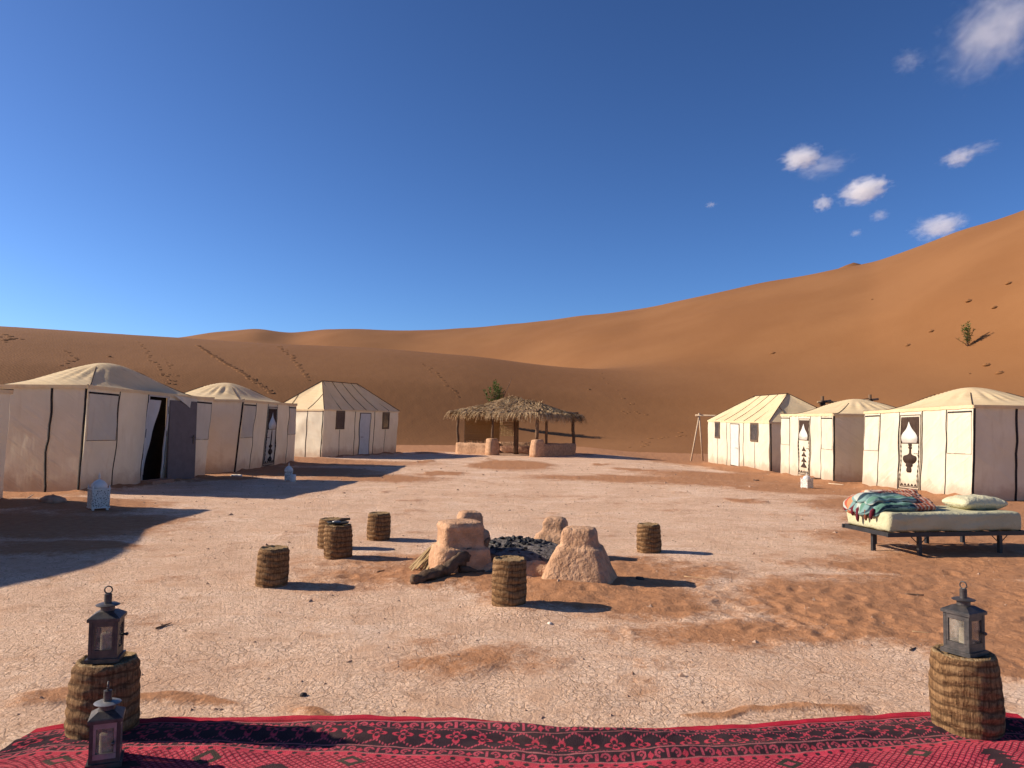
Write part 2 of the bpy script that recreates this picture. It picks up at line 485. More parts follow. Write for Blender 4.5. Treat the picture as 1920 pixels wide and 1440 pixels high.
def seg_dist(x, y, a, b):
    dx, dy = b.x - a.x, b.y - a.y
    tt = np.clip(((x - a.x) * dx + (y - a.y) * dy) / (dx * dx + dy * dy), 0, 1)
    return np.hypot(x - a.x - tt * dx, y - a.y - tt * dy)

# drifts of sand on the clay: (pixel of the centre, half length, half width, weight)
DRIFT = [((985, 1075), 2.2, 1.15, 1.0), ((1150, 1120), 1.3, .6, .9), ((1400, 1180), 1.2, .5, .85), ((1560, 1190), .9, .42, .8), ((1780, 1150), 1.5, 1.3, 1.1), ((1900, 1140), 1.2, 1.6, 1.1), ((1860, 1010), 2.6, 1.3, 1.1), ((1700, 1060), 1.2, .7, 1.0), ((1650, 1000), 1.2, .8, .8),
         ((1890, 1230), .55, .6, 1.1), ((1870, 1060), 2.0, 1.2, 1.1), ((1640, 1090), .7, .35, .7), ((880, 1235), .7, .32, .75), ((760, 1200), .5, .25, .5), ((690, 1352), .45, .10, .9), ((260, 1340), .35, .10, .9),
         ((80, 1320), .35, .15, .8), ((1480, 1352), .55, .06, .8), ((60, 985), 2.2, 1.6, 1.0), ((100, 1030), 1.0, .5, .9), ((150, 950), 1.6, 1.1, .9),
         ((520, 885), 3.2, 2.6, 1.0), ((700, 897), 2.2, 1.6, .9), ((620, 868), 4.0, 2.4, .9), ((960, 872), 1.5, 3.4, 1.2), ((1190, 898), 3.4, 1.5, .9), ((1330, 905), 2.3, 1.6, .8),
         ((1420, 895), 3.5, 3.5, 1.1), ((1560, 920), 2.4, 2.2, 1.1), ((1720, 950), 2.2, 2.0, 1.1), ((1850, 985), 2.2, 1.6, 1.1), ((1330, 866), 4.0, 5.0, 1.1),
         ((560, 845), 6, 6, .8), ((1000, 930), 2.5, .7, .45), ((1180, 945), 2.0, .6, .4), ((1500, 1040), 1.0, .25, .4), ((400, 1250), .6, .3, .3), ((1250, 1290), .5, .2, .35)]
def sand_mask(x, y):
    m = np.zeros_like(x)
    wx = x + .55 * fbm(x * .6, y * .6, 4); wy = y + .55 * fbm(x * .6 + 40, y * .6, 4)
    for (pp, rl, rw, w) in DRIFT:
        c = at(*pp)
        d = np.sqrt(((wx - c.x) / (rl * 1.18)) ** 2 + ((wy - c.y) / (rw * 1.18)) ** 2)
        m = np.maximum(m, w * (1 - sstep(.25, 1.5, d)))
    far = sstep(39.5, 43.5, wy + .05 * np.abs(wx) + 2.0 * fbm(wx * .12, wy * .12, 3))
    side = sstep(7.6, 9.4, np.abs(wx)) * sstep(8, 13, wy)
    m = np.maximum(m, np.maximum(far, side) * 1.1)
    patch = .85 * sstep(.20, .52, fbm(x * .42 + 5, y * .28, 4)) * sstep(9, 16, y)
    m = np.maximum(m, patch)
    small = .5 * sstep(.15, .6, fbm(x * .9 + 50, y * .9, 4))
    m = np.maximum(m, small)
    return np.clip(m, 0, 1.15)
def relief(x, y, m):
    s = sstep(.35, .7, m)
    crust = .010 * fbm(x * 2.2, y * 2.2, 5, .55) + .016 * fbm(x * .5, y * .5, 3)
    drift = .012 * s + s * (.016 * fbm(x * 1.3 + 9, y * 1.3, 3) + .010 * fbm(x * 4.0, y * 4.0, 4, .55))
    return crust + drift

_fd = np.radians(np.linspace(-41, 41, 1060))
_cd = np.radians(np.linspace(41, 319, 90)[1:-1])
AZ = np.concatenate([_fd, _cd])
RR = np.concatenate([[.05, .6, 1.4], 1 / np.linspace(1 / 2.4, 1 / 75., 560), np.geomspace(80, 4000, 26)])
A2, R2 = np.meshgrid(AZ, RR)
GX = R2 * np.sin(A2); GY = R2 * np.cos(A2)
SM = sand_mask(GX, GY)
SM = np.where(R2 > 70, 1.1, SM)
GZ = macro(GX, GY) + relief(GX, GY, SM) * (R2 < 74)
berm = np.zeros_like(GX)
for k, (a, b, _c, _d) in TENT.items():      # sand heaped against the canvas
    d = seg_dist(GX, GY, a, b)
    berm = np.maximum(berm, np.exp(-(d / .38) ** 2) * (.07 + .10 * fbm(GX * 1.4 + 3, GY * 1.4, 3)))
for (pp, rad, hh_) in (((880, 1085), .55, .05), ((1080, 1100), .55, .05), ((955, 1145), .3, .03), ((1230, 1130), .5, .035), ((800, 850), .8, .12), ((660, 845), 1.2, .12), ((135, 945), .8, .10), ((40, 950), .8, .10),
                       ((430, 900), .8, .10), ((520, 868), .7, .15), ((575, 865), 1.4, .15), ((1400, 880), 1.2, .12), ((1590, 905), .9, .10)):
    c = at(*pp); berm = np.maximum(berm, hh_ * np.exp(-((GX - c.x) ** 2 + (GY - c.y) ** 2) / rad ** 2))
GZ += np.maximum(berm, 0)
GZ -= .10 * sstep(2.62, 2.3, R2)            # runs under the rug
SM = np.maximum(SM, sstep(.02, .06, berm))
# shuffled foot marks in the loose sand at the right and round the hearth
rs = np.random.RandomState(4)
for i in range(420):
    if i < 300:
        x0, y0 = rs.uniform(1.6, 5.6), rs.uniform(3.9, 9.0)
    else:
        x0, y0 = rs.uniform(-2.6, 2.4), rs.uniform(5.6, 8.4)
    j0 = np.searchsorted(RR, math.hypot(x0, y0) - .35); j1 = np.searchsorted(RR, math.hypot(x0, y0) + .35)
    a0 = math.atan2(x0, y0); da = .35 / math.hypot(x0, y0)
    i0 = np.searchsorted(_fd, a0 - da); i1 = np.searchsorted(_fd, a0 + da)
    if j1 <= j0 or i1 <= i0: continue
    sx = GX[j0:j1, i0:i1] - x0; sy = GY[j0:j1, i0:i1] - y0
    an = rs.uniform(0, 3.1); u = sx * math.cos(an) + sy * math.sin(an); v = -sx * math.sin(an) + sy * math.cos(an)
    q = (u / rs.uniform(.09, .15)) ** 2 + (v / rs.uniform(.045, .07)) ** 2
    GZ[j0:j1, i0:i1] += rs.uniform(.5, 1) * (-.011 * np.exp(-q) + .005 * np.exp(-(np.sqrt(q) - 1.5) ** 2 * 4)) * sstep(.3, .6, SM[j0:j1, i0:i1])
F = grid_faces(len(RR), len(AZ), True)[:, ::-1]
me = np_mesh('ground', np.c_[GX.ravel(), GY.ravel(), GZ.ravel()], F, True, {'sand': SM.ravel()})
ground = link_mesh('ground', me, M['ground'])
tag(ground, 'pale pink cracked clay camp floor with drifts of orange sand', None, None, 'structure')
def top_z(x, y):                      # height of the ground mesh near a point
    r = math.hypot(x, y); a = math.atan2(x, y)
    j = min(len(RR) - 2, max(0, np.searchsorted(RR, r) - 1)); i = min(len(_fd) - 2, max(0, np.searchsorted(_fd, a) - 1))
    return float(min(GZ[j, i], GZ[j + 1, i], GZ[j, i + 1], GZ[j + 1, i + 1]))
def on(px, py):
    p = at(px, py); p.z = top_z(p.x, p.y); return p

# ---- dunes: crest and foot along each bearing (bearing in photograph columns)
_pc = np.linspace(-900, 2900, 1901)
def curve(pts, sig):
    q = np.interp(_pc, [p[0] for p in pts], [p[1] for p in pts])
    k = int(sig / 2 * 3); w = np.exp(-.5 * (np.arange(-k, k + 1) * 2 / sig) ** 2); w /= w.sum()
    q = np.convolve(np.pad(q, k, mode='edge'), w, 'valid')
    return lambda p: np.interp(p, _pc, q)
def hz(p): return 797 + (p - 960) * math.tan(ROLL)
a_y = curve([(-900, 590), (-300, 600), (0, 613), (170, 624), (340, 635), (500, 645), (700, 654), (900, 669), (1000, 684), (1080, 693), (1200, 702), (1350, 708), (1500, 708), (1700, 714), (1920, 740), (2300, 790), (2900, 900)], 36)
a_rc = curve([(-900, 82), (0, 86), (500, 92), (900, 97), (1100, 100), (1400, 100), (1600, 94), (1920, 80), (2900, 60)], 60)
a_rb = curve([(-900, 40), (0, 43), (500, 46), (750, 49), (1000, 54), (1250, 60), (1500, 58), (1920, 46), (2900, 38)], 70)
b_y = curve([(-900, 660), (0, 655), (250, 646), (340, 635), (400, 626), (480, 618), (545, 627), (610, 617), (700, 619), (770, 621), (900, 617), (1000, 608), (1200, 585), (1400, 544), (1560, 514), (1640, 499), (1700, 478), (1800, 440), (1920, 402), (2100, 330), (2400, 240), (2900, 150)], 14)
b_rc = curve([(-900, 230), (340, 230), (480, 215), (545, 240), (620, 205), (760, 215), (1000, 195), (1400, 165), (1920, 128), (2400, 100), (2900, 90)], 50)
b_rb = curve([(-900, 130), (600, 120), (900, 104), (1000, 88), (1100, 74), (1200, 67), (1300, 65), (1400, 64), (1600, 60), (1920, 52), (2400, 42), (2900, 36)], 90)
def prof(tq, k):
    tc = np.clip(tq, 0, 1)
    s = (1 - (1 - tc) ** k)                       # steep low on the face, rounded at the crest
    foot = sstep(-.05, .42, tc)
    return .65 * s * (.12 + .88 * foot) + .35 * tc * tc * (3 - 2 * tc)
def dune_h(x, y):
    r = np.hypot(x, y)
    p = 960 + FPX * x / np.maximum(y, 1e-3)
    az = np.cos(np.arctan2(x, y))
    def comp(cy, rc, rb, k, back):
        rC, rB = rc(p) / az ** .6, rb(p) / az ** .6
        zc = EYE + (hz(p) - cy(p)) / FPX * (rC * az)
        tq = (r - rB) / (rC - rB)
        h = zc * prof(tq, k)
        h = np.where(tq > 1, zc - back * zc * np.clip(tq - 1, 0, 1.2) ** 1.5, h)
        h = np.where(tq < 0, (r - rB) * .10, h)
        return h
    und = .5 * fbm(x * .03, y * .03, 3)
    A = comp(a_y, a_rc, a_rb, 1.75, .9); B = comp(b_y, b_rc, b_rb, 1.5, .6)
    A = A + und * .35 * sstep(0, 6, A); B = B + und * 1.2 * sstep(0, 12, B) * (1 - sstep(.8, 1, B / 60))
    k = .45
    h = np.maximum(A, B) + np.log1p(np.exp(-k * np.abs(A - B))) / k - .63 * np.exp(-np.maximum(np.maximum(A, B), 0))
    # a far crest that peeps over the big dune
    return h - .12
def dune_far(x, y): return 0
DA = np.radians(np.linspace(-50, 50, 760)); DR = np.concatenate([np.linspace(34, 110, 230), np.linspace(110, 330, 170)[1:]])
A2, R2 = np.meshgrid(DA, DR)
X = R2 * np.sin(A2); Y = R2 * np.cos(A2); Z = dune_h(X, Y)
Z = Z + .015 * fbm(X * 1.2, Y * 1.2, 3)
me = np_mesh('sand_dunes', np.c_[X.ravel(), Y.ravel(), Z.ravel()], grid_faces(len(DR), len(DA))[:, ::-1])
dunes = tag(link_mesh('sand_dunes', me, M['dune']), 'smooth orange sand dunes rising behind the camp', None, None, 'structure')
def dz(x, y): return float(dune_h(np.array([x]), np.array([y]))[0])
def dune_at(px, py):                  # where the line of sight meets the dune
    d = ray(px, py); o = Vector((0, 0, EYE)); r = 40.0
    while r < 320:
        p = o + d * (r / math.hypot(d.x, d.y))
        if p.z < dz(p.x, p.y): break
        r += .4
    return Vector((p.x, p.y, dz(p.x, p.y)))
# far peak peeping over the big dune
c = DY(1604, 481, 260.)
X, Y = np.meshgrid(np.linspace(-70, 70, 60), np.linspace(-70, 70, 60))
Z = c.z - 60 + 60 * np.exp(-(np.hypot(X * .9, Y) / 75)) - .22 * np.abs(X + 6)
me = np_mesh('far_dune', np.c_[(X + c.x).ravel(), (Y + c.y).ravel(), Z.ravel()], grid_faces(60, 60))
tag(link_mesh('far_dune', me, M['dune']), 'tip of a farther dune peeping over the big dune', None, None, 'structure')

# ================================================================== tents
class Wall:
    """A canvas wall between two bottom and two top corners; p(u, v, off) follows lean, sag and folds."""
    def __init__(s, P0, P1, T0, T1, out, amp=.022, seed=0.0, fold=1.0):
        s.q = (Vector(P0), Vector(P1), Vector(T0), Vector(T1)); s.L = (s.q[1] - s.q[0]).length; s.H = (s.q[2] - s.q[0]).length
        s.n = (s.q[1] - s.q[0]).cross(s.q[2] - s.q[0]).normalized()
        if s.n.dot(Vector(out)) < 0: s.n = -s.n
        s.amp = amp; s.seed = seed; s.fold = fold
    def w(s, u, v):
        x = u * s.L; z = v * s.H
        e = min(1.0, (1 - v) * 5 + .05)
        f = nz((x * .9 + z * .8) * 1.5, (z - x) * .45, s.seed) + .55 * nz((x * .8 - z * .9) * 2.6, (z + x) * .6, s.seed + 7) + .5 * nz(x * .7, z * .5, s.seed + 3)
        f += .5 * s.fold * max(0, nz((x - z * .7) * 3.4, (x + z) * .35, s.seed + 11))
        return s.amp * f * e
    def p(s, u, v, off=0.0):
        a, b, c, d = s.q
        base = (a * (1 - u) + b * u) * (1 - v) + (c * (1 - u) + d * u) * v
        return base + s.n * (s.w(u, v) + off)
    def sheet(s, mb, u0, u1, v0=0.0, v1=1.0, off=0.0, nu=None, nv=None, thick=0.0, drop=0.0):
        nu = nu or max(3, int((u1 - u0) * s.L / .09)); nv = nv or max(3, int((v1 - v0) * s.H / .13))
        vs = []
        for j in range(nv + 1):
            for i in range(nu + 1):
                u = u0 + (u1 - u0) * i / nu; v = v0 + (v1 - v0) * j / nv
                q = s.p(u, v, off)
                if j == 0 and drop: q = q - Vector((0, 0, drop))
                vs.append(q)
        fs = [(j * (nu + 1) + i, j * (nu + 1) + i + 1, (j + 1) * (nu + 1) + i + 1, (j + 1) * (nu + 1) + i) for j in range(nv) for i in range(nu)]
        mb.add(vs, fs)
        if thick:                     # closed slab: back sheet and rim
            b = [q - s.n * thick for q in vs]; N = nu + 1
            mb.add(b, [f[::-1] for f in fs])
            rim = [i for i in range(N)] + [j * N + nu for j in range(1, nv + 1)] + [nv * N + i for i in range(nu - 1, -1, -1)] + [j * N for j in range(nv - 1, 0, -1)]
            m = len(rim); vv = [vs[i] for i in rim] + [b[i] for i in rim]
            mb.add(vv, [(i, m + i, m + (i + 1) % m, (i + 1) % m) for i in range(m)])
    def strip(s, mb, u, wd=.03, v0=0.0, v1=1.0, off=.004, wob=.02, n=16, seed=0, du=0.0):
        pts = []
        for j in range(n + 1):
            v = v0 + (v1 - v0) * j / n
            uu = u + du * (1 - v) + (wob * nz(v * 2.6, seed + s.seed, 1.7) + .4 * wob * nz(v * 7, seed + 3)) * (1 - .7 * v) / s.L
            pts.append((uu, v))
        h = wd / 2 / s.L; vs = []
        for (uu, v) in pts:
            vs += [s.p(uu - h, v, off), s.p(uu + h, v, off), s.p(uu + h, v, off + .006), s.p(uu - h, v, off + .006)]
        fs = []
        for j in range(n):
            a = j * 4; b = a + 4
            fs += [(a + k, a + (k + 1) % 4, b + (k + 1) % 4, b + k) for k in range(4)]
        fs += [(3, 2, 1, 0), (n * 4, n * 4 + 1, n * 4 + 2, n * 4 + 3)]
        mb.add(vs, fs)
    def poly(s, mb, prof, u, v0, hgt, wid, off=.02, th=.006):
        """Symmetric cut-out silhouette: prof = [(z 0..1, half width 0..1)] standing at u, v0."""
        vs = []
        for (z, r) in prof:
            v = v0 + z * hgt / s.H; h = r * wid / 2 / s.L
            vs += [s.p(u - h, v, off), s.p(u + h, v, off), s.p(u + h, v, off + th), s.p(u - h, v, off + th)]
        fs = []
        for j in range(len(prof) - 1):
            a = j * 4; b = a + 4
            fs += [(a + k, a + (k + 1) % 4, b + (k + 1) % 4, b + k) for k in range(4)]
        fs += [(3, 2, 1, 0), tuple(len(vs) - 4 + k for k in range(4))]
        mb.add(vs, fs)
    def rect(s, mb, u0, u1, v0, v1, off, th=.008):
        s.sheet(mb, u0, u1, v0, v1, off, 4, 8, th)
    def frame(s, mb, u0, u1, v0, v1, wd, off, th=.012):
        a = wd / s.L; b = wd / s.H
        s.rect(mb, u0, u0 + a, v0, v1, off, th); s.rect(mb, u1 - a, u1, v0, v1, off, th)
        s.rect(mb, u0 + a, u1 - a, v1 - b, v1, off, th); s.rect(mb, u0 + a, u1 - a, v0, v0 + b, off, th)
    def part(s, name, mat, parent, fn, *a, smooth=True, **k):
        mb = MB(); fn(mb, *a, **k); return mb.build(name, M[mat], parent, smooth)

def u_at(T0, T1, px):                 # place along a wall's top edge seen at a photograph column
    lo, hi = 0.0, 1.0
    def col(u):
        q = T0 * (1 - u) + T1 * u; d = q - Vector((0, 0, EYE)); return 960 + FPX * d.dot(_r) / d.dot(_fw)
    s = 1 if col(1) > col(0) else -1
    for i in range(40):
        m = (lo + hi) / 2
        if (col(m) - px) * s < 0: lo = m
        else: hi = m
    return (lo + hi) / 2

ONION = [(0, .88), (.06, .90), (.12, .98), (.25, 1.0), (.36, .93), (.48, .74), (.58, .52), (.68, .33), (.80, .18), (.90, .09), (1, .02)]
VASE = [(0, .26), (.05, .36), (.12, .36), (.17, .28), (.22, .52), (.28, .46), (.34, .82), (.42, 1.0), (.50, 1.0), (.55, .88), (.58, .45), (.61, .22), (.66, .14), (.78, .13), (.80, .26), (.83, .28), (.86, .18), (.90, .24), (.94, .26), (.98, .14), (1, .04)]
STALK = [(0, .55), (.07, .75), (.12, .45), (.16, .15), (.20, .12), (.24, .55), (.30, .80), (.36, .62), (.41, .2), (.46, .55), (.50, .65), (.53, .25), (.56, .14), (.80, .13), (.9, .12), (1, .05)]
CHEV = [(0, .95), (.25, .75), (.5, .42), (.72, .22), (.85, .15), (1, .1)]

def ornate_door(W, parent, u0, u1, style):
    d = W.part('door', 'canvas_white', parent, W.sheet, u0, u1, .045, .955, .012, 6, 14, .012)
    m = .05 / W.L
    mb = MB(); W.frame(mb, u0 + m * .3, u1 - m * .3, .05, .93, .018, .022); W.frame(mb, u0 + m * 1.6, u1 - m * 1.6, .075, .905, .016, .022)
    mb.build('door_frame', M['dark_brown'], d, True)
    uc = (u0 + u1) / 2; wd = (u1 - u0) * W.L - .16
    v0 = .085; hh = .81 * W.H
    a = W.part('dark_backing', 'dark_brown', d, W.rect, uc - wd / 2 / W.L, uc + wd / 2 / W.L, v0 + .62 * hh / W.H, v0 + hh / W.H, .016)
    W.part('dome_cutout', 'door_white', d, W.poly, ONION, uc, v0 + .63 * hh / W.H, .31 * hh, wd * .86, .026)
    if style == 'vase': W.part('vase_cutout', 'dark_brown', d, W.poly, VASE, uc, v0 + .20 * hh / W.H, .44 * hh, wd * .74, .02)
    if style == 'stalk': W.part('stalk_cutout', 'dark_brown', d, W.poly, STALK, uc, v0 + .03 * hh / W.H, .58 * hh, wd * .6, .02)
    if style == 'chevron':
        for k in range(4):
            W.part('leaf_cutout', 'dark_brown', d, W.poly, CHEV, uc, v0 + (.10 + .105 * k) * hh / W.H, .09 * hh * (1.25 if k == 0 else 1), wd * (.62 - .06 * k), .02)
    for sgn in (-1, 1):               # scalloped side borders
        mb = MB()
        for k in range(8):
            z = .06 + k * .07
            us = uc + sgn * (wd / 2 - .012) / W.L
            W.poly(mb, [(0, .1), (.5, 1), (1, .1)], us, v0 + z * hh / W.H, .055 * hh, .045, .02)
        mb.build('scalloped_border', M['dark_brown'], d, True)
    mb = MB()
    for k in range(5):
        W.poly(mb, [(0, 1), (1, .02)], uc + (k - 2) * wd * .19 / W.L, v0 + .005, .035 * hh, wd * .15, .02)
    mb.build('triangle_border', M['dark_brown'], d, True)
    mb = MB(); q = W.p(u0 + .09 / W.L, .47, .03); mb.tube([q, q + W.n * .05, q + W.n * .05 + (W.q[1] - W.q[0]).normalized() * .1], .010, 6)
    mb.build('handle', M['iron'], d)
    return d

def window_flap(W, parent, u0, u1, v0=.49, v1=.93):
    f = W.part('window_flap', 'canvas_white', parent, W.sheet, u0, u1, v0, v1, .012, 6, 9, .006)
    W.part('rod', 'seam_black', f, W.rect, u0 - .01 / W.L, u1 + .0 / W.L, v1 - .002, v1 + .016, .016, .012)
    mb = MB(); W.strip(mb, u1, .009, v0, v1, .012, .006, 8); mb.build('piping', M['frame_brown'], f, True)
    mb = MB(); W.rect(mb, u0, u1, v0 - .002, v0 + .003, .013, .006); mb.build('piping', M['frame_brown'], f, True)
    return f

def dome_roof(parent, C, h, mat, seed, seams=True, over=.05, apex=(.5, .5)):
    """Cloth roof over four eave corners, rising in a soft bell with pleats at the shoulder."""
    n = 56; V = []
    cc = (C[0] + C[1] + C[2] + C[3]) / 4
    D = [q + (q - cc).normalized() * over for q in C]
    def pos(a, b):
        u = (a + 1) / 2; v = (b + 1) / 2
        q = (D[0] * (1 - u) + D[1] * u) * (1 - v) + (D[3] * (1 - u) + D[2] * u) * v
        ax = a - (apex[0] * 2 - 1) * (1 - a * a); bx = b - (apex[1] * 2 - 1) * (1 - b * b)
        rho = (abs(ax) ** 2.7 + abs(bx) ** 2.7) ** (1 / 2.7)
        rho = min(rho, 1)
        f = .5 * (1 + math.cos(math.pi * rho ** .92)); f = .55 * f + .45 * (math.sqrt(1.05) - math.sqrt(rho * rho + .05)) / (math.sqrt(1.05) - math.sqrt(.05))
        th = math.atan2(bx, ax)
        pl = math.sin(th * 22 + 2.0 * nz(th * 1.3, seed)) * max(0, nz(th * 1.6 + 4, seed) + .45)
        ring = math.exp(-((rho - .48) / .20) ** 2)
        edge = max(0, 1 - max(abs(a), abs(b)))
        hip = math.exp(-((abs(a) - abs(b)) / .07) ** 2) * edge * rho
        z = h * f + .030 * pl * ring + .05 * hip + .014 * nz(a * 2.2 + seed, b * 2.2, 1.0) * min(1, edge * 5)
        sag = -.03 * edge ** .5 * math.exp(-(edge / .15) ** 2)
        return q + Vector((0, 0, z + sag + .012))
    mb = MB()
    for j in range(n + 1):
        for i in range(n + 1): V.append(pos(2 * i / n - 1, 2 * j / n - 1))
    mb.add(V, [(j * (n + 1) + i, j * (n + 1) + i + 1, (j + 1) * (n + 1) + i + 1, (j + 1) * (n + 1) + i) for j in range(n) for i in range(n)])
    rim = [i for i in range(n + 1)] + [j * (n + 1) + n for j in range(1, n + 1)] + [n * (n + 1) + i for i in range(n - 1, -1, -1)] + [j * (n + 1) for j in range(n - 1, 0, -1)]
    top = [V[i] for i in rim]; m = len(rim)
    low = [q - Vector((0, 0, .075 + .02 * nz(k * .35, seed))) for k, q in enumerate(top)]
    mb.add(top + low, [(i, (i + 1) % m, m + (i + 1) % m, m + i) for i in range(m)])
    roof = mb.build('roof', M[mat], parent, True)
    if seams:
        for (sx, sy) in ((-1, -1), (1, -1), (1, 1), (-1, 1)):
            b2 = MB(); b2.tube([pos(sx * q, sy * q) + Vector((0, 0, .008)) for q in np.linspace(.30, 1, 14)], .009, 5)
            b2.build('roof_seam', M['dark_brown'], roof, True)
    return roof

def tent_shell(name, key, label, W, out, apex_h, layout, style, seed, back=None, end_amp=.026, group='dome roofed tents', end_strips=(), apex=(.5, .5), end_mat='canvas_white'):
    P0, P1, T0, T1 = TENT[key]
    al = (P1 - P0); al.z = 0; al.normalize()
    bk = Vector((-out.x, -out.y, 0)) if back is None else Vector(back)
    bk = (bk - al * bk.dot(al)).normalized()
    root = thing(name, label, 'tent', Vector((P0.x, P0.y, min(P0.z, P1.z))), group)
    P3, P2, T3, T2 = P0 + bk * W, P1 + bk * W, T0 + bk * W, T1 + bk * W
    front = Wall(P0, P1, T0, T1, out, .034, seed)
    near = Wall(P0, P3, T0, T3, Vector((0, -1, 0)), end_amp, seed + 20)
    far = Wall(P1, P2, T1, T2, Vector((0, 1, 0)), .015, seed + 30)
    rear = Wall(P3, P2, T3, T2, bk, .015, seed + 40)
    us = [0.0] + [u_at(T0, T1, p) for p in layout['px']] + [1.0]
    for k, ty in enumerate(layout['ty']):
        u0, u1 = us[k], us[k + 1]
        if ty == 'open': continue
        front.part('canvas_panel', 'canvas_white', root, front.sheet, u0, u1, drop=.06)
        if ty == 'flap':
            g = .045 / front.L
            window_flap(front, root, u0 + g, u1 - g)
        if ty == 'door' and style: ornate_door(front, root, u0 + .03 / front.L, u1 - .03 / front.L, style)
    for k, u in enumerate(us):
        if 0 < k < len(us) - 1:
            front.part('seam_strip', 'seam_black', root, front.strip, u, .026, off=.003, wob=.05 if layout['ty'][k - 1] != 'door' and layout['ty'][min(k, len(layout['ty']) - 1)] != 'door' else .01, seed=k)
    near.part('canvas_panel', end_mat, root, near.sheet, 0, 1, drop=.06)
    far.part('canvas_panel', 'canvas_white', root, far.sheet, 0, 1, nu=10, nv=6, drop=.06)
    rear.part('canvas_panel', 'canvas_white', root, rear.sheet, 0, 1, nu=10, nv=6, drop=.06)
    near.part('corner_strip', 'seam_black', root, near.strip, .025 / near.L, .05, off=.004, wob=.01)
    for (q, wd, wob) in end_strips:
        near.part('seam_strip', 'seam_black', root, near.strip, q / near.L, wd, off=.004, wob=wob, seed=5)
    if apex_h: dome_roof(root, [T0, T1, T2, T3], apex_h, 'canvas_cream', seed, apex=apex)
    return root, front, near, (T0, T1, T2, T3), us

XR = Vector((1, 0, 0)); XL = Vector((-1, 0, 0))
# --- left row
tent_shell('canvas_tent', 'L0', 'nearest left tent, only the edge of its pale wall in view', 3.2, XR, 1.15, dict(px=[], ty=['plain']), None, 3.0)
r1, f1, n1_, C1, us1 = tent_shell('canvas_tent', 'L1', 'dome roofed canvas tent with a dark doorway standing open, left row', 3.1, XR, .68,
    dict(px=[226, 279, 318, 362], ty=['flap', 'plain', 'open', 'plain', 'flap']), None, 11.0, end_amp=.018, end_strips=((.78, .05, .12),), apex=(.5, .42))
tent_shell('canvas_tent', 'L2', 'dome roofed tent between the open tent and the window tent', 3.0, XR, .60,
    dict(px=[481, 503, 521, 542], ty=['flap', 'plain', 'door', 'plain', 'flap']), 'stalk', 23.0, end_amp=.028)
# open doorway of the left tent: jambs, curtain, dark inside, door leaf folded back
W = f1; ua, ub = us1[2], us1[3]
mb = MB(); W.rect(mb, ua, ua + .05 / W.L, 0, 1, .01, .03); W.rect(mb, ub - .04 / W.L, ub, 0, 1, .01, .03); W.rect(mb, ua + .05 / W.L, ub - .04 / W.L, .955, 1.0, .01, .03)
mb.build('door_frame', M['canvas_grey'], r1, True)
mb = MB()                              # curtain gathered to the near jamb
n = 10; vs = []
for j in range(15):
    v = .12 + .80 * j / 14
    for i in range(n + 1):
        s_ = i / n; wd = (.10 + .62 * max(0, (v - .12) / .8) ** 1.3)
        u = ua + .05 / W.L + s_ * wd * (ub - ua)
        vs.append(W.p(u, v, -.06 + .03 * math.sin(s_ * 14 + v * 3)))
mb.add(vs, [(j * (n + 1) + i, j * (n + 1) + i + 1, (j + 1) * (n + 1) + i + 1, (j + 1) * (n + 1) + i) for j in range(14) for i in range(n)])
mb.build('curtain', M['canvas_grey'], r1, True)
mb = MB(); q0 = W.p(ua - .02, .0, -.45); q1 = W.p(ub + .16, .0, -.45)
mb.bar(q0 + Vector((0, 0, 1)), q1 + Vector((0, 0, 1)), .03, 2.3); mb.build('inside_shade_sheet', M['inside_shade_black'], r1)  # black sheet added behind the opening, its colour standing in for the unlit inside
mb = MB(); al = (W.q[1] - W.q[0]).normalized(); q0 = W.p(ub + .01, .03, .10); leaf_dir = (al + W.n * .13).normalized()
leafW = (us1[4] - us1[3]) * W.L * .98
ax = (leaf_dir, leaf_dir.cross(Vector((0, 0, 1))).normalized(), Vector((0, 0, 1)))
mb.box(q0 + leaf_dir * leafW / 2 + Vector((0, 0, .98)), (leafW, .035, 1.92), ax)
leaf = mb.build('door', M['door_charcoal'], r1)
leaf['label'] = 'dark grey door leaf swung wide open'
mb = MB(); hq = q0 + leaf_dir * (leafW - .10) + Vector((0, 0, 1.05)); oo = ax[1] if ax[1].dot(W.n) > 0 else -ax[1]
mb.box(hq + oo * .025 - Vector((0, 0, .05)), (.04, .012, .22), ax); mb.tube([hq + oo * .02, hq + oo * .08, hq + oo * .08 - leaf_dir * .13], .011, 6)
mb.build('handle', M['iron'], leaf)
mb = MB(); a = W.p(ub + .02, .985, .07); b = W.p(us1[4] + .01, .97, .10); c = W.p(us1[4] + .01, .80, .11)
mb.add([a, b, c, (a + b) / 2 + W.n * .02, (b + c) / 2, (a + c) / 2 + W.n * .02], [(0, 3, 5), (3, 1, 4), (5, 4, 2), (3, 4, 5)])
mb.build('loose_corner', M['canvas_white'], r1, True)
mb = MB(); a = W.p((ua + ub) / 2, 0, .18)
mb.box(Vector((a.x, a.y, .05)), (.30, .85, .14), (W.n, al, Vector((0, 0, 1)))); mb.build('threshold', M['adobe_dark'], r1)

# --- right row
L5 = ['flap', 'plain', 'door', 'plain', 'flap']
tent_shell('canvas_tent', 'R1', 'dome roofed tent with a vase cut-out on its door, behind the bed', 3.0, XL, .55,
    dict(px=[1776, 1730, 1687, 1651], ty=L5), 'vase', 37.0, end_strips=((1.02, .055, .05),))
tent_shell('canvas_tent', 'R2', 'dome roofed tent with stacked leaf cut-outs on its door, middle of the right row', 3.2, XL, .50,
    dict(px=[1540, 1520, 1498, 1481], ty=L5), 'chevron', 51.0)

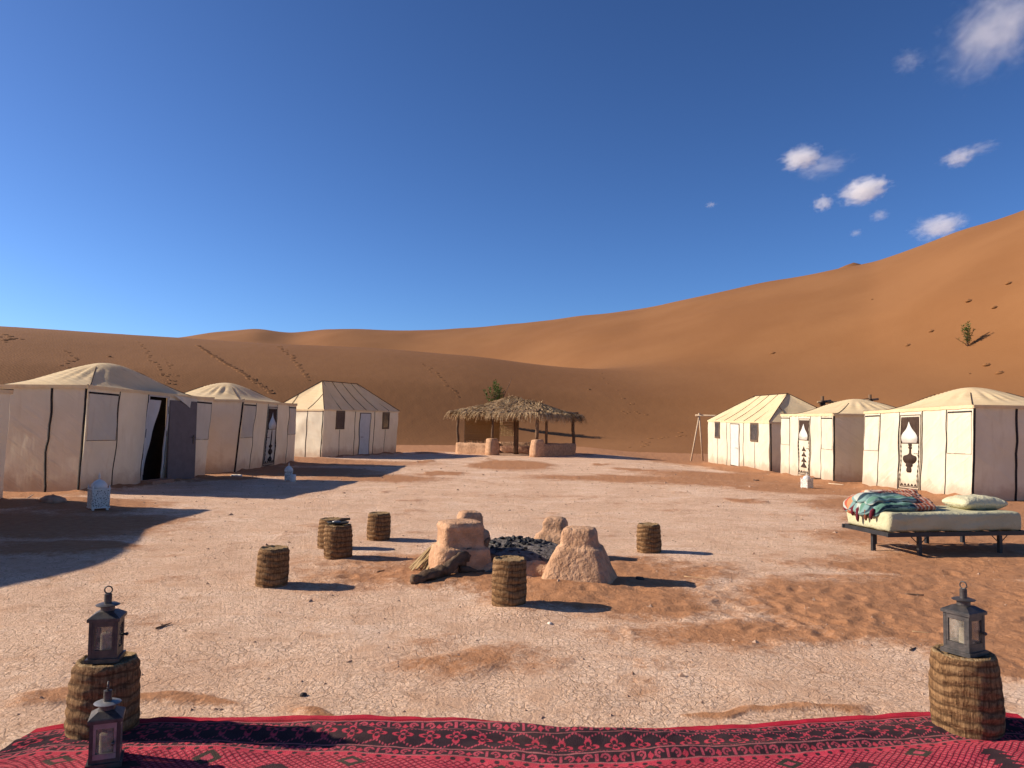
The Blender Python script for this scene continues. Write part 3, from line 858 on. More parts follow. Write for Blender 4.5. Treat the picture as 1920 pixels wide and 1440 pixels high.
# --- hip roofed tents at the far ends of both rows
def hip_tent(key, label, W, out, ridge_z, inset, px_door, px_win, px_seam, seed, end_amp, extra_end=(), skew=0.0):
    P0, P1, T0, T1 = TENT[key]
    al = (P1 - P0); al.z = 0; L = al.length; al.normalize()
    bk = Vector((al.y, -al.x, 0))
    if bk.dot(out) > 0: bk = -bk
    bk = (bk + al * skew).normalized()
    root = thing('canvas_tent', label, 'tent', Vector((P0.x, P0.y, min(P0.z, P1.z))), 'hip roofed tents')
    P3, P2, T3, T2 = P0 + bk * W, P1 + bk * W, T0 + bk * W, T1 + bk * W
    front = Wall(P0, P1, T0, T1, out, .032, seed); near = Wall(P0, P3, T0, T3, -al, end_amp, seed + 9, 1.5)
    far = Wall(P1, P2, T1, T2, al, .01, seed + 5); rear = Wall(P3, P2, T3, T2, bk, .01, seed + 6)
    us = [0] + [u_at(T0, T1, p) for p in px_seam] + [1]
    for a, b in zip(us, us[1:]): front.part('canvas_panel', 'canvas_white', root, front.sheet, a, b, drop=.06)
    for k, u in enumerate(us[1:-1]): front.part('seam_strip', 'seam_black', root, front.strip, u, .035, off=.004, wob=.012, seed=k)
    near.part('canvas_panel', 'canvas_white', root, near.sheet, 0, 1, nu=36, nv=26, drop=.06)
    far.part('canvas_panel', 'canvas_white', root, far.sheet, 0, 1, nu=8, nv=6, drop=.06)
    rear.part('canvas_panel', 'canvas_white', root, rear.sheet, 0, 1, nu=8, nv=6, drop=.06)
    near.part('corner_strip', 'seam_black', root, near.strip, .02, .05, off=.004, wob=.01)
    for (q, wd) in extra_end: near.part('seam_strip', 'seam_black', root, near.strip, q / near.L, wd, off=.004, wob=.03)
    u0, u1 = sorted((u_at(T0, T1, px_door[0]), u_at(T0, T1, px_door[1])))
    d = front.part('door', 'door_white', root, front.rect, u0, u1, .03, .93, .02, .012)
    mb = MB(); front.frame(mb, u0 - .03 / front.L, u1 + .03 / front.L, .02, .945, .035, .026, .02); mb.build('door_frame', M['dark_brown'], d, True)
    q = front.p(u0 + .12 / front.L, .42, .04); mb = MB(); mb.tube([q, q + front.n * .05, q + front.n * .05 + al * .12], .012, 6); mb.build('handle', M['iron'], d)
    for (pa, pb) in px_win:
        w0, w1 = sorted((u_at(T0, T1, pa), u_at(T0, T1, pb)))
        w = front.part('window', 'pane_dark', root, front.rect, w0, w1, .60, .965, .018, .012)
        mb = MB(); front.frame(mb, w0 - .02 / front.L, w1 + .02 / front.L, .59, .975, .075, .032, .022); mb.build('window_frame', M['frame_brown'], w, True)
        mb = MB(); front.strip(mb, (w0 + w1) / 2, .025, 0, .58, .004, .015); mb.build('seam_strip', M['seam_black'], root, True)
    # roof: four sagging canvas faces
    over = .06; cen = (T0 + T1 + T2 + T3) / 4
    D = [q + (q - cen).normalized() * over for q in (T0, T1, T2, T3)]
    mid0 = (T0 + T3) / 2 + al * inset; mid1 = (T1 + T2) / 2 - al * inset
    A = Vector((mid0.x, mid0.y, ridge_z)); B = Vector((mid1.x, mid1.y, ridge_z + .02))
    def face(mb, a, b, c, d, n=18):
        vs = []
        nrm = (b - a).cross(c - a).normalized(); nrm = nrm if nrm.z > 0 else -nrm
        for j in range(n + 1):
            for i in range(n + 1):
                u = i / n; v = j / n
                q = (a * (1 - u) + b * u) * (1 - v) + (d * (1 - u) + c * u) * v
                q = q + nrm * (-.05 * math.sin(math.pi * v) * min(1, 4 * u, 4 * (1 - u)) + .012 * nz(q.x * 2 + seed, q.y * 2, q.z * 2) * min(1, 6 * v, 6 * (1 - v)))
                vs.append(q)
        mb.add(vs, [(j * (n + 1) + i, j * (n + 1) + i + 1, (j + 1) * (n + 1) + i + 1, (j + 1) * (n + 1) + i) for j in range(n) for i in range(n)])
        low = [q - Vector((0, 0, .07)) for q in vs[:n + 1]]
        mb.add(vs[:n + 1] + low, [(i, i + 1, n + 1 + i + 1, n + 1 + i) for i in range(n)])
    quads = [(D[0], D[1], B, A), (D[2], D[3], A, B), (D[3], D[0], A, A), (D[1], D[2], B, B)]
    roof = None
    for k, qd in enumerate(quads):
        mb = MB(); face(mb, *qd); o = mb.build('roof_panel', M['canvas_cream'], root, True)
        roof = roof or o
    for (a, b) in ((D[0], A), (D[3], A), (D[1], B), (D[2], B), (A, B)):
        mb = MB(); mb.tube([a + (b - a) * q + Vector((0, 0, .02)) for q in np.linspace(0, 1, 8)], .016, 5); mb.build('roof_seam', M['dark_brown'], root, True)
    nrm = (D[1] - D[0]).cross(A - D[0]).normalized(); nrm = nrm if nrm.z > 0 else -nrm
    for q in (.2, .36, .52, .68, .84):
        a = D[0] + (D[1] - D[0]) * q; b = A + (B - A) * max(.02, min(.98, (q - .2) / .6))
        mb = MB(); mb.tube([a + (b - a) * s_ + nrm * (.01 - .05 * math.sin(math.pi * s_)) for s_ in np.linspace(0, 1, 9)], .011, 5); mb.build('roof_seam', M['dark_brown'], root, True)
    nrm = (D[3] - D[0]).cross(A - D[0]).normalized(); nrm = nrm if nrm.z > 0 else -nrm
    for q in (.3, .7):
        a = D[0] + (D[3] - D[0]) * q; b = A
        a2 = a + (A - a) * .0
        tip = (D[0] if q < .5 else D[3]); tip = tip + (A - tip) * .52
        mb = MB(); mb.tube([a2 + (tip - a2) * s_ + nrm * (.012 - .03 * math.sin(math.pi * s_)) for s_ in np.linspace(0, 1, 7)], .011, 5); mb.build('roof_seam', M['dark_brown'], root, True)
    return root
hip_tent('L3', 'hip roofed tent with two framed windows, far end of the left row', 3.2, XR, 3.38, 1.7, (676, 695), ((631, 646), (718, 730)), (667, 703), 61.0, .05, ((1.0, .035),), .22)
hip_tent('R3', 'hip roofed tent with two windows, far end of the right row', 3.2, XL, 2.98, 1.8, (1370, 1386), ((1408, 1422), (1341, 1350)), (1394, 1363), 73.0, .02)

# ================================================================== thatched pavilion
C0 = Vector((1.25, 36.9, 0)); DL = Vector((-.84, .54, 0)).normalized(); DR_ = Vector((.54, .84, 0)).normalized(); LL, LR = 4.75, 3.7
Z3 = Vector((0, 0, 1))
pav = thing('thatched_pavilion', 'open thatched pavilion with low mud walls at the back of the camp', 'pavilion', C0)
cFL = C0 + DL * LL; cR = C0 + DR_ * LR; cB = cFL + DR_ * LR
def mud_wall(a, b, h, th=.28, seed=0.0, name='mud_wall'):
    a = Vector(a); b = Vector(b); d = (b - a).normalized(); nn = d.cross(Z3); L = (b - a).length
    def fn(q):
        w = q * 2.2
        return q + Vector((.015 * nz(w.y, w.z, seed), .035 * nz(w.x + seed, w.z), .03 * nz(w.x * 1.3, seed) * (q.z > 0)))
    vs, fs = rbox((a + b) / 2 + Z3 * (h / 2 - .06), (L, th, h + .12), .05, (d, nn, Z3), (max(4, int(L / .15)), 3, 6), fn)
    mb = MB(); mb.add(vs, fs); return mb.build(name, M['adobe'], pav, True)
mud_wall(C0 + DL * 2.75, cFL, .58, seed=1); mud_wall(C0 + DR_ * .2, cR, .60, seed=2)
mud_wall(cFL, cB, .56, seed=3); mud_wall(cB, cR, .58, seed=4)
for k, q in enumerate((C0 + DL * .0, C0 + DL * 2.6)):
    mb = MB(); mb.lathe(q - Z3 * .05, [(0, .34), (.2, .33), (.45, .31), (.7, .29), (.84, .26), (.88, .2)], 22, 3.2, .55, .03, 5, k * 3.0)
    mb.build('entrance_pillar', M['adobe'], pav, True)
mb = MB(); vs, fs = rbox(C0 + DL * 2.2 + DR_ * 3.0 + Z3 * .2, (3.6, .5, .4), .06, (DL, DR_, Z3), (8, 3, 3)); mb.add(vs, fs); mb.build('bench', M['adobe_dark'], pav, True)
def post(a, h, r, lean=(0, 0), z0=0.0, seed=0.0):
    mb = MB(); n = 9
    pts = [Vector(a) + Z3 * (z0 + (h - z0) * i / (n - 1)) + Vector((lean[0] * i / n + .05 * nz(i * .4, seed), lean[1] * i / n + .05 * nz(i * .4, seed + 5), 0)) for i in range(n)]
    mb.tube(pts, [r * (1 - .15 * i / n) for i in range(n)], 9, rough=.25, seed=seed); return mb.build('post', M['post_wood'], pav, True)
post(cFL, 2.2, .075, z0=.45, seed=1); post(C0 + DL * 2.6, 2.3, .065, z0=.8, seed=2); post(C0 + DL * .05, 2.3, .09, (.12, 0), .8, 3)
post(cR, 2.2, .09, (-.1, 0), .45, 4); post(cB, 2.2, .08, z0=.45, seed=5); post((cFL + cR) / 2 + Vector((0, .1, 0)), 2.9, .14, seed=6); post(C0 + DR_ * 1.1 + DL * .15, 2.3, .075, z0=.45, seed=7)
for (a, b) in ((C0, cFL), (C0, cR), (cFL, cB), (cB, cR)):
    mb = MB(); mb.tube([a + (b - a) * q + Z3 * (2.16 + .03 * nz(q * 5, a.x)) for q in np.linspace(-.05, 1.05, 9)], .055, 7, rough=.3, seed=a.y); mb.build('eave_beam', M['post_wood'], pav, True)
def reed_mat(a, b, z0, z1, vertical, seed):
    a = Vector(a); b = Vector(b); d = b - a; L = d.length; d.normalize(); nn = d.cross(Z3)
    mb = MB(); rg = random.Random(seed)
    if vertical:
        n = int(L / .045)
        for i in range(n):
            s_ = (i + .5) / n * L; zb = z0 + rg.uniform(-.10, .08); zt = z1 + rg.uniform(-.03, .05)
            p = a + d * s_ + nn * rg.uniform(-.006, .006)
            mb.bar(p + Z3 * zb, p + Z3 * zt + d * rg.uniform(-.01, .01), .038, .018)
        for z in np.linspace(z0 + .15, z1 - .1, 6): mb.bar(a + Z3 * z + nn * .02, b + Z3 * z + nn * .02, .02, .012)
    else:
        n = int((z1 - z0) / .085)
        for i in range(n):
            z = z0 + (i + .5) / n * (z1 - z0)
            mb.bar(a - d * rg.uniform(-.02, .06) + Z3 * (z + rg.uniform(-.01, .01)), b + d * rg.uniform(-.1, .06) + Z3 * z, .02, .06)
        for q in (.2, .8): mb.bar(a + d * L * q + Z3 * z0 - nn * .02, a + d * L * q + Z3 * z1 - nn * .02, .02)
    o = mb.build('reed_mat', M['reed'], pav); o['kind'] = 'stuff'; return o
reed_mat(cFL + DR_ * .45 - DL * .1, cB - DL * .1, .62, 2.1, True, 3)
reed_mat(cB - DL * .15, cB - DL * 1.15, .9, 2.05, False, 4)
# thatch: a hip roof of palm leaf with ragged eaves
OV = .34; ZE = 2.10
e0 = C0 - (DL + DR_) * OV; e1 = cFL + (DL - DR_) * OV; e2 = cB + (DL + DR_) * OV; e3 = cR + (DR_ - DL) * OV
ra = (C0 + cR) / 2 + DL * 1.0; rb_ = (cFL + cB) / 2 - DL * 2.0
RZ = 2.86
def lift(p, z): return Vector((p.x, p.y, z))
ra = lift(ra, RZ - .28); rb_ = lift(rb_, RZ + .08)
ev = [lift(e0, ZE - .04), lift(e1, ZE + .02), lift(e2, ZE), lift(e3, ZE - .10)]
faces = [(ev[0], ev[1], rb_, ra), (ev[1], ev[2], rb_, rb_), (ev[2], ev[3], ra, rb_), (ev[3], ev[0], ra, ra)]
mb = MB(); n = 14
for (a, b, c, d) in faces:
    for dzz, flip in ((0, False), (-.06, True)):
        vs = []
        for j in range(n + 1):
            for i in range(n + 1):
                u = i / n; v = j / n; q = (a * (1 - u) + b * u) * (1 - v) + (d * (1 - u) + c * u) * v
                vs.append(q + Z3 * (dzz + .05 * nz(q.x * 1.7, q.y * 1.7, 3) - .06 * math.sin(math.pi * v)))
        fs = [(j * (n + 1) + i, j * (n + 1) + i + 1, (j + 1) * (n + 1) + i + 1, (j + 1) * (n + 1) + i) for j in range(n) for i in range(n)]
        mb.add(vs, [f[::-1] for f in fs] if flip else fs)
mb.build('roof_mat', M['straw'], pav, True)
rg = random.Random(5)
V = []; Fq = []
def blade(p, d, nn, L, w, droop):
    side = d.cross(nn).normalized() * w / 2; b = len(V); m = 4
    side = (side + nn * rg.uniform(-.5, .5) * w).normalized() * w / 2
    for i in range(m + 1):
        s_ = i / m; q = p + d * (L * s_) + nn * (.05 * math.sin(math.pi * s_)) - Z3 * (droop * L * s_ * s_)
        ww = 1 - .75 * s_
        V.append(q - side * ww); V.append(q + side * ww)
    for i in range(m): Fq.append((b + 2 * i, b + 2 * i + 1, b + 2 * i + 3, b + 2 * i + 2))
for k, (a, b, c, d) in enumerate(faces):
    nn = (b - a).cross(d - a if (d - a).length > .1 else c - a).normalized(); nn = nn if nn.z > 0 else -nn
    cnt = 1500 if k in (0, 3) else 700
    for i in range(cnt):
        u = rg.random(); v = rg.random() ** 1.25
        q = (a * (1 - u) + b * u) * (1 - v) + (d * (1 - u) + c * u) * v
        top = (d * (1 - u) + c * u); dd = (a * (1 - u) + b * u) - top
        if dd.length < .1: continue
        dd.normalize(); along = (b - a).normalized()
        dd = (dd + along * rg.gauss(0, .28) + nn * rg.uniform(-.02, .16)).normalized()
        blade(q + nn * rg.uniform(0, .05) - Z3 * .05 * math.sin(math.pi * v), dd, nn, rg.uniform(.25, .6) * (1 if v > .08 else .8), rg.uniform(.018, .045), rg.uniform(.1, .45) if v > .1 else rg.uniform(.35, 1.0))
    for i in range(420 if k in (0, 3) else 250):      # ragged fringe along the eave
        u = rg.random(); q = a * (1 - u) + b * u
        out = (q - (a + b + c + d) / 4); out.z = 0; out.normalize()
        dd = (out * rg.uniform(.1, .7) - Z3 * rg.uniform(.5, 1.0) + (b - a).normalized() * rg.gauss(0, .25)).normalized()
        blade(q - out * .12 + Z3 * rg.uniform(-.06, .08), dd, out, rg.uniform(.16, .38), rg.uniform(.02, .05), .2)
for i in range(260):                                    # tuft along the ridge
    u = rg.random(); q = ra + (rb_ - ra) * (u * 1.15 - .08)
    dd = Vector((rg.gauss(0, .6), rg.gauss(0, .6), rg.uniform(-.2, .5))).normalized()
    blade(q + Z3 * .02, dd, Z3, rg.uniform(.2, .45), rg.uniform(.02, .04), rg.uniform(.4, 1.0))
off = wloc(pav)
me = np_mesh('thatch', np.array([tuple(q - off) for q in V]), np.array(Fq), False)
th = link_mesh('thatch', me, M['straw'], pav); th['kind'] = 'stuff'; th['label'] = 'ragged dry palm leaf thatch'

# ================================================================== swing frame and pole frame
sw = at(1317, 863); Ys = 40.4
s0 = DY(1311, 779, Ys); b1 = DY(1295, 862, Ys - .5); b2 = DY(1318, 862, Ys + .3)
swing = thing('swing_frame', 'pale wooden swing frame beside the far right tent', 'swing', Vector((b1.x, b1.y, b1.z)))
for dx in (0.0, 3.0):
    for b in (b1, b2):
        mb = MB(); mb.tube([b + XR * dx - Z3 * .15, s0 + XR * dx + (s0 - b).normalized() * .12], [.045, .04], 8, rough=.2); mb.build('leg', M['pale_wood'], swing, True)
mb = MB(); mb.tube([s0 - XR * .2, s0 + XR * 1.5 - Z3 * .02, s0 + XR * 3.2], .05, 8); mb.build('crossbar', M['pale_wood'], swing, True)
for dx in (.85, 1.35):
    mb = MB(); mb.tube([s0 + XR * dx, s0 + XR * dx - Z3 * 1.55], .012, 5); mb.build('rope', M['dry_wood'], swing)
mb = MB(); mb.box(s0 + XR * 1.1 - Z3 * 1.57, (.62, .22, .05)); mb.build('seat', M['post_wood'], swing)

f0 = DY(1542, 745, 33.0); f1_ = DY(1631, 742, 33.0)
fr = thing('pole_frame', 'dark lashed pole frame showing over the middle right tent roof', 'frame', Vector((f0.x, f0.y, gz(f0.x, f0.y))))
for k, q in enumerate((f0, f1_)):
    mb = MB(); base = Vector((q.x, q.y, gz(q.x, q.y) - .2)); mb.tube([base, base.lerp(q, .5) + XR * .03, q + Z3 * .05], [.085, .08, .065], 8, rough=.25, seed=k); mb.build('post', M['post_wood'], fr, True)
    mb = MB(); mb.tube([q + Vector((-.25, -.1, -.22)), q + Vector((.4, .1, -.14))], .05, 7); mb.build('cross_peg', M['dry_wood'], fr, True)
    mb = MB(); mb.lathe(q - Z3 * .36, [(0, .11), (.06, .13), (.16, .12), (.22, .10)], 10, amp=.01); mb.build('lashing', M['dark_brown'], fr, True)
mb = MB(); mb.tube([f0 - Z3 * .18, (f0 + f1_) / 2 - Z3 * .26, f1_ - Z3 * .14], .045, 7, rough=.3); mb.build('rail', M['post_wood'], fr, True)
mb = MB(); mb.tube([f0 - Z3 * .55, (f0 + f1_) / 2 - Z3 * .5, f1_ - Z3 * .45], .04, 7, rough=.3); mb.build('rail', M['post_wood'], fr, True)

# ================================================================== desert shrubs
def shrub(base, stems, label, seed, leaf=.11, density=26):
    rg = random.Random(seed)
    root = thing('desert_shrub', label, 'shrub', base)
    wood = MB(); V = []; Fq = []
    for (dx, dy, h, leafy) in stems:
        n = 8; pts = []
        for i in range(n + 1):
            s_ = i / n
            pts.append(base + Vector((dx * s_ ** 1.3 + .12 * nz(i * .5, dx * 9 + seed), dy * s_ + .12 * nz(i * .5, dx * 7 + seed + 4), h * s_ - .1)))
        wood.tube(pts, [.035 * (1 - .75 * i / n) + .006 for i in range(n + 1)], 6)
        cnt = int(density * h * leafy)
        for i in range(cnt):
            s_ = rg.uniform(.22, 1.0); k = min(n - 1, int(s_ * n)); q = pts[k].lerp(pts[k + 1], s_ * n - k)
            a = rg.uniform(0, 6.28); out = Vector((math.cos(a), math.sin(a), rg.uniform(.1, 1.0))).normalized()
            L = leaf * rg.uniform(.7, 1.4); w = L * .55; p = q + out * rg.uniform(.0, .14) * (1.2 - .5 * s_)
            sd = out.cross(Z3).normalized(); b = len(V)
            tip = p + out * L; mid = p + out * L * .5
            V.extend([p, mid + sd * w / 2 + Z3 * .01, tip - Z3 * .02, mid - sd * w / 2 + Z3 * .01]); Fq.append((b, b + 1, b + 2, b + 3))
    wood.build('branches', M['dry_twig'], root, True)
    me = np_mesh('foliage', np.array([tuple(q - base) for q in V]), np.array(Fq), False)
    o = link_mesh('foliage', me, M['leaf_green'], root); o['kind'] = 'stuff'
    return root
bs = dune_at(930, 797)
k = bs.y / FPX
shrub(bs, [(-14 * k, 0, 72 * k, 1.2), (-4 * k, .3, 84 * k, 1.7), (2 * k, -.2, 78 * k, 1.5), (8 * k, .2, 72 * k, 1.5), (14 * k, 0, 64 * k, 1.2), (28 * k, 0, 92 * k, .0), (24 * k, .4, 80 * k, .0), (-24 * k, .3, 66 * k, 1.0), (5 * k, .6, 66 * k, 1.5)],
      'leafy green shrub growing behind the thatched pavilion', 3, .17, 62)
bs = dune_at(1815, 652); k = bs.y / FPX
shrub(bs, [(-12 * k, 0, 34 * k, .7), (-5 * k, .3, 42 * k, 1.0), (0, -.2, 47 * k, 1.2), (5 * k, .2, 44 * k, 1.2), (11 * k, 0, 34 * k, 1.0), (-24 * k, 0, 18 * k, .5), (3 * k, .3, 38 * k, 1.1)],
      'small green shrub alone on the right dune slope', 8, .20, 36)

# small tufts half buried on the dunes
rg = random.Random(21)
TUFT = ['dry tuft on the dune nearest the right picture edge, highest of all', 'dry tuft directly above the green dune shrub', 'dry tuft above and right of the green dune shrub', 'dry tuft level with and left of the green dune shrub',
        'dry tuft below and left of the green dune shrub', 'upper of the two close tufts below the green dune shrub', 'lower of the two close tufts below the green dune shrub', 'tiny tuft high on the dune, left of all other tufts near the crest',
        'tiny tuft left of the two close tufts below the shrub', 'flat tuft low on the dune above the far right tent', '', '', 'tiny tuft on the dune just above the right tent roof']
for i, (px, py, wpx) in enumerate([(1893, 532, 17), (1818, 567, 18), (1866, 577, 16), (1748, 622, 15), (1704, 649, 14), (1852, 687, 20), (1876, 700, 20), (1636, 562, 8), (1818, 702, 8), (1450, 662, 14), (1104, 731, 10), (205, 669, 12), (1885, 757, 9)]):
    b = dune_at(px, py); w = wpx * b.y / FPX * .8
    lab = {10: 'small dry tuft on the dune above the thatched pavilion', 11: 'small dry tuft on the dune above the open left tent'}.get(i, TUFT[i])
    t_ = thing('dry_tuft', lab, 'dry tuft', b, None if i in (10, 11) else 'dry tufts on the right dune')
    mb = MB(); mb.lathe(b - Z3 * .1, [(0, w * .62), (.10, w * .5), (.10 + w * .09, w * .36), (.10 + w * .12, w * .2), (.10 + w * .14, w * .05)], 14, 2, 0, .05, 3, i * 2.0, .7)
    mb.build('sand_mound', M['dune'], t_, True)
    mb = MB()
    for j in range(14):
        p = b + Vector((rg.uniform(-.2, .25) * w, rg.uniform(-.2, .2) * w, w * .08)); a = rg.uniform(0, 6.28)
        mb.tube([p, p + Vector((math.cos(a) * .12 * w, math.sin(a) * .1 * w, w * rg.uniform(.06, .17)))], [.02, .008], 4)
    mb.build('twigs', M['dry_twig'], t_)

# foot tracks on the dunes: each print a scooped hollow with a pushed-up rim, in lines
def track(pts, n, label, size=.34, jit=.25, seed=0):
    rg = random.Random(seed); V = []; Fq = []
    for i in range(n):
        s_ = i / (n - 1) * (len(pts) - 1); k = min(len(pts) - 2, int(s_)); f = s_ - k
        px = pts[k][0] * (1 - f) + pts[k + 1][0] * f; py = pts[k][1] * (1 - f) + pts[k + 1][1] * f
        c = dune_at(px, py); c += Vector((rg.uniform(-jit, jit), rg.uniform(-jit, jit), 0)); c.z = dz(c.x, c.y)
        e = .5; gx_ = (dz(c.x + e, c.y) - dz(c.x - e, c.y)) / (2 * e); gy_ = (dz(c.x, c.y + e) - dz(c.x, c.y - e)) / (2 * e)
        r = size * rg.uniform(.7, 1.25); b = len(V); m = 10
        rings = ((1.5, -.02), (1.15, .024), (.9, .025), (.55, .0), (.12, -.004))
        for (q, hh_) in rings:
            for j in range(m):
                a = 2 * math.pi * j / m; x = math.cos(a) * q * r; y = math.sin(a) * q * r * .8
                low = 1.0 - .55 * math.sin(a)          # rim piled up on the downhill side
                V.append(Vector((c.x + x, c.y + y, c.z + gx_ * x + gy_ * y + .01 + hh_ * (low if hh_ > .02 else 1) * r / .2)))
        for ii in range(len(rings) - 1):
            for j in range(m): Fq.append((b + ii * m + j, b + ii * m + (j + 1) % m, b + (ii + 1) * m + (j + 1) % m, b + (ii + 1) * m + j))
    me = np_mesh('footprint_track', np.array([tuple(q) for q in V]), np.array(Fq))
    return tag(link_mesh('footprint_track', me, M['dune']), label, None, None, 'stuff')
track([(372, 649), (410, 675), (450, 697), (510, 738)], 50, 'long line of footprints climbing the left dune', .20, .12, 1)
track([(522, 650), (545, 668), (578, 712)], 26, 'footprints on the dune above the window tent', .16, .25, 2)
track([(262, 642), (290, 682), (318, 722)], 20, 'faint footprints on the dune above the open tent', .13, .25, 3)
track([(795, 683), (825, 710), (862, 748)], 16, 'faint footprints left of the pavilion shrub', .13, .25, 4)
track([(3, 628), (16, 640), (2, 636), (40, 636)], 16, 'scuffed footprints at the left dune crest', .2, .5, 5)
track([(122, 690), (124, 676), (150, 676), (120, 660)], 14, 'footprints over the dome of the open tent', .12, .3, 6)
track([(1130, 700), (1170, 745), (1205, 775), (1165, 772)], 14, 'scuffed footprints on the dune right of the pavilion', .13, .6, 7)
track([(310, 675), (318, 690), (336, 715)], 8, 'a few footprints on the dune over the left tents', .12, .4, 8)
track([(1180, 838), (1230, 822), (1290, 812)], 16, 'footprints at the foot of the dune near the swing', .14, .8, 9)

# ================================================================== hearth
def lump(name, mat, parent, c, prof, sq, rot, amp, fr, seed, ry=1.0, n=90):
    mb = MB(); P2_ = []
    for i in range(len(prof) - 1):
        for s_ in np.linspace(0, 1, 5)[:-1]: P2_.append((prof[i][0] * (1 - s_) + prof[i + 1][0] * s_, prof[i][1] * (1 - s_) + prof[i + 1][1] * s_))
    P2_.append(prof[-1])
    mb.lathe(c, P2_, n, sq, rot, amp, fr, seed, ry); return mb.build(name, M[mat], parent, True)
pit = thing('fire_pit', 'mud fire pit with four stepped horn pillars in the middle of the camp', 'fire pit', Vector((.08, 8.3, 0)))
HORN = {'LF': (Vector((-.50, 7.85, 0)), .29, .53), 'LB': (Vector((-.47, 9.0, 0)), .24, .50), 'RB': (Vector((.52, 8.85, 0)), .24, .46), 'RF': (Vector((.68, 7.55, 0)), .33, .52)}
for k, (c, r, h) in HORN.items():
    if k == 'RF': prof_ = [(-.08, r * 1.12), (.03, r * 1.05), (.12, r * .93), (.24, r * .78), (.33, r * .66), (.345, r * .58), (.36, r * .545), (h - .05, r * .50), (h - .012, r * .44), (h, r * .28), (h + .004, .02)]
    elif k == 'LF': prof_ = [(-.08, r * 1.05), (.03, r * 1.02), (.16, r * .98), (.27, r * .92), (.285, r * .80), (.30, r * .76), (.42, r * .72), (h - .05, r * .76), (h - .012, r * .68), (h, r * .45), (h + .004, .02)]
    else: prof_ = [(-.08, r * 1.15), (.1, r * 1.05), (.27, r * .85), (.30, r * .66), (.33, r * .58), (h - .06, r * .56), (h - .015, r * .46), (h, r * .3), (h + .004, .02)]
    lump('horn_pillar', 'adobe', pit, c, prof_, 5.0, .32 if k[0] == 'L' else -.25, .012, 5, ord(k[0]) + ord(k[1]) * 1.3, .95)
ring = [HORN[k][0] for k in ('LF', 'RF', 'RB', 'LB')]
for i in range(4):                     # low mud kerb between the pillars
    a = ring[i]; b = ring[(i + 1) % 4]; d = (b - a).normalized(); nn = d.cross(Z3); hgt = (.15, .16, .13, .14)[i]
    def fn(q, sd=i): return q + Vector((0, .03 * nz(q.x * 5, q.z * 5, sd) + .012 * nz(q.x * 17, q.z * 17, sd), (.035 * nz(q.x * 4, q.y * 4, sd + 3) + .015 * nz(q.x * 16, q.y * 16, sd)) * (q.z > 0)))
    vs, fs = rbox((a + b) / 2 + Z3 * (hgt / 2 - .05), ((b - a).length, .26, hgt + .1), .09, (d, nn, Z3), (36, 10, 8), fn)
    mb = MB(); mb.add(vs, fs); mb.build('mud_kerb', M['adobe'], pit, True)
lump('hearth_base', 'adobe_dark', pit, Vector((.08, 8.28, -.06)), [(0, 1.12), (.05, 1.05), (.085, .92), (.10, .7), (.10, .02)], 2.6, .1, .05, 4, 6.0, 1.05)
ash = thing('ash_heap', 'black heap of charcoal and grey ash inside the fire pit', 'ash heap', Vector((.08, 8.35, .02)))
mb = MB(); mb.lathe(Vector((.08, 8.35, 0)), [(0, .74), (.09, .70), (.17, .56), (.225, .38), (.255, .18), (.26, .03)], 30, 2.4, .2, .035, 6, 2.0, 1.05); mb.build('ash_mound', M['ash'], ash, True)
rg = random.Random(12); mb = MB()
for i in range(300):
    a = rg.uniform(0, 6.28); r = .64 * math.sqrt(rg.random()); z = .26 * (1 - (r / .78) ** 1.9) + .02
    p = Vector((.08 + r * math.cos(a), 8.35 + r * 1.05 * math.sin(a), z)); s_ = rg.uniform(.008, .034)
    mb.lathe(p - Z3 * s_ * .5, [(0, s_ * .5), (s_ * .5, s_), (s_, s_ * .8), (s_ * 1.3, s_ * .25)], 6, 2.5, rg.uniform(0, 3), s_ * .5, 30, i * 1.7, rg.uniform(.5, 1.4))
o = mb.build('charcoal_lumps', M['charcoal'], ash); o['kind'] = 'stuff'
mb = MB(); p = Vector((.40, 8.05, .18)); mb.lathe(p, [(0, .02), (.01, .055), (.03, .07), (.032, .06), (.015, .03)], 12, ry=.7); mb.tube([p + Vector((-.02, .05, .03)), p + Vector((-.18, .22, .07))], .006, 5)
o = mb.build('dry_palm_leaf', M['frond'], None, True, origin=p); tag(o, 'dry leaf scrap lying on the charcoal', 'leaf')

# driftwood log, palm leaf bundle
a = on(772, 1098); b = on(930, 1078)
log = thing('driftwood_log', 'dark gnarled driftwood log leaning in front of the fire pit', 'log', a)
pts = [a + Z3 * .045, a.lerp(b, .2) + Z3 * .06, a.lerp(b, .38) + Z3 * .085, a.lerp(b, .52) + Vector((0, .05, .15)), a.lerp(b, .66) + Vector((0, .08, .19)), a.lerp(b, .82) + Vector((0, .06, .15)), b + Vector((.06, .02, .09))]
P3_ = []
for i in range(len(pts) - 1):
    for s_ in (0, .2, .4, .6, .8): P3_.append(pts[i].lerp(pts[i + 1], s_) + Vector((0, .02 * nz(i * 2 + s_ * 2, 4), .018 * nz(i * 2.3 + s_ * 2, 9))))
P3_.append(pts[-1])
mb = MB(); mb.tube(P3_, [.042 + .018 * math.sin(math.pi * i / len(P3_)) for i in range(len(P3_))], 16, rough=.7, seed=3); mb.build('trunk', M['bark'], log, True)
mb = MB(); p = pts[5] + Vector((-.03, 0, .02)); mb.tube([p, p + Vector((.05, .03, .06)), p + Vector((.07, .02, .13)), p + Vector((.10, .02, .16))], [.04, .034, .028, .02], 8, rough=.4, seed=8); mb.build('branch_stub', M['bark'], log, True)
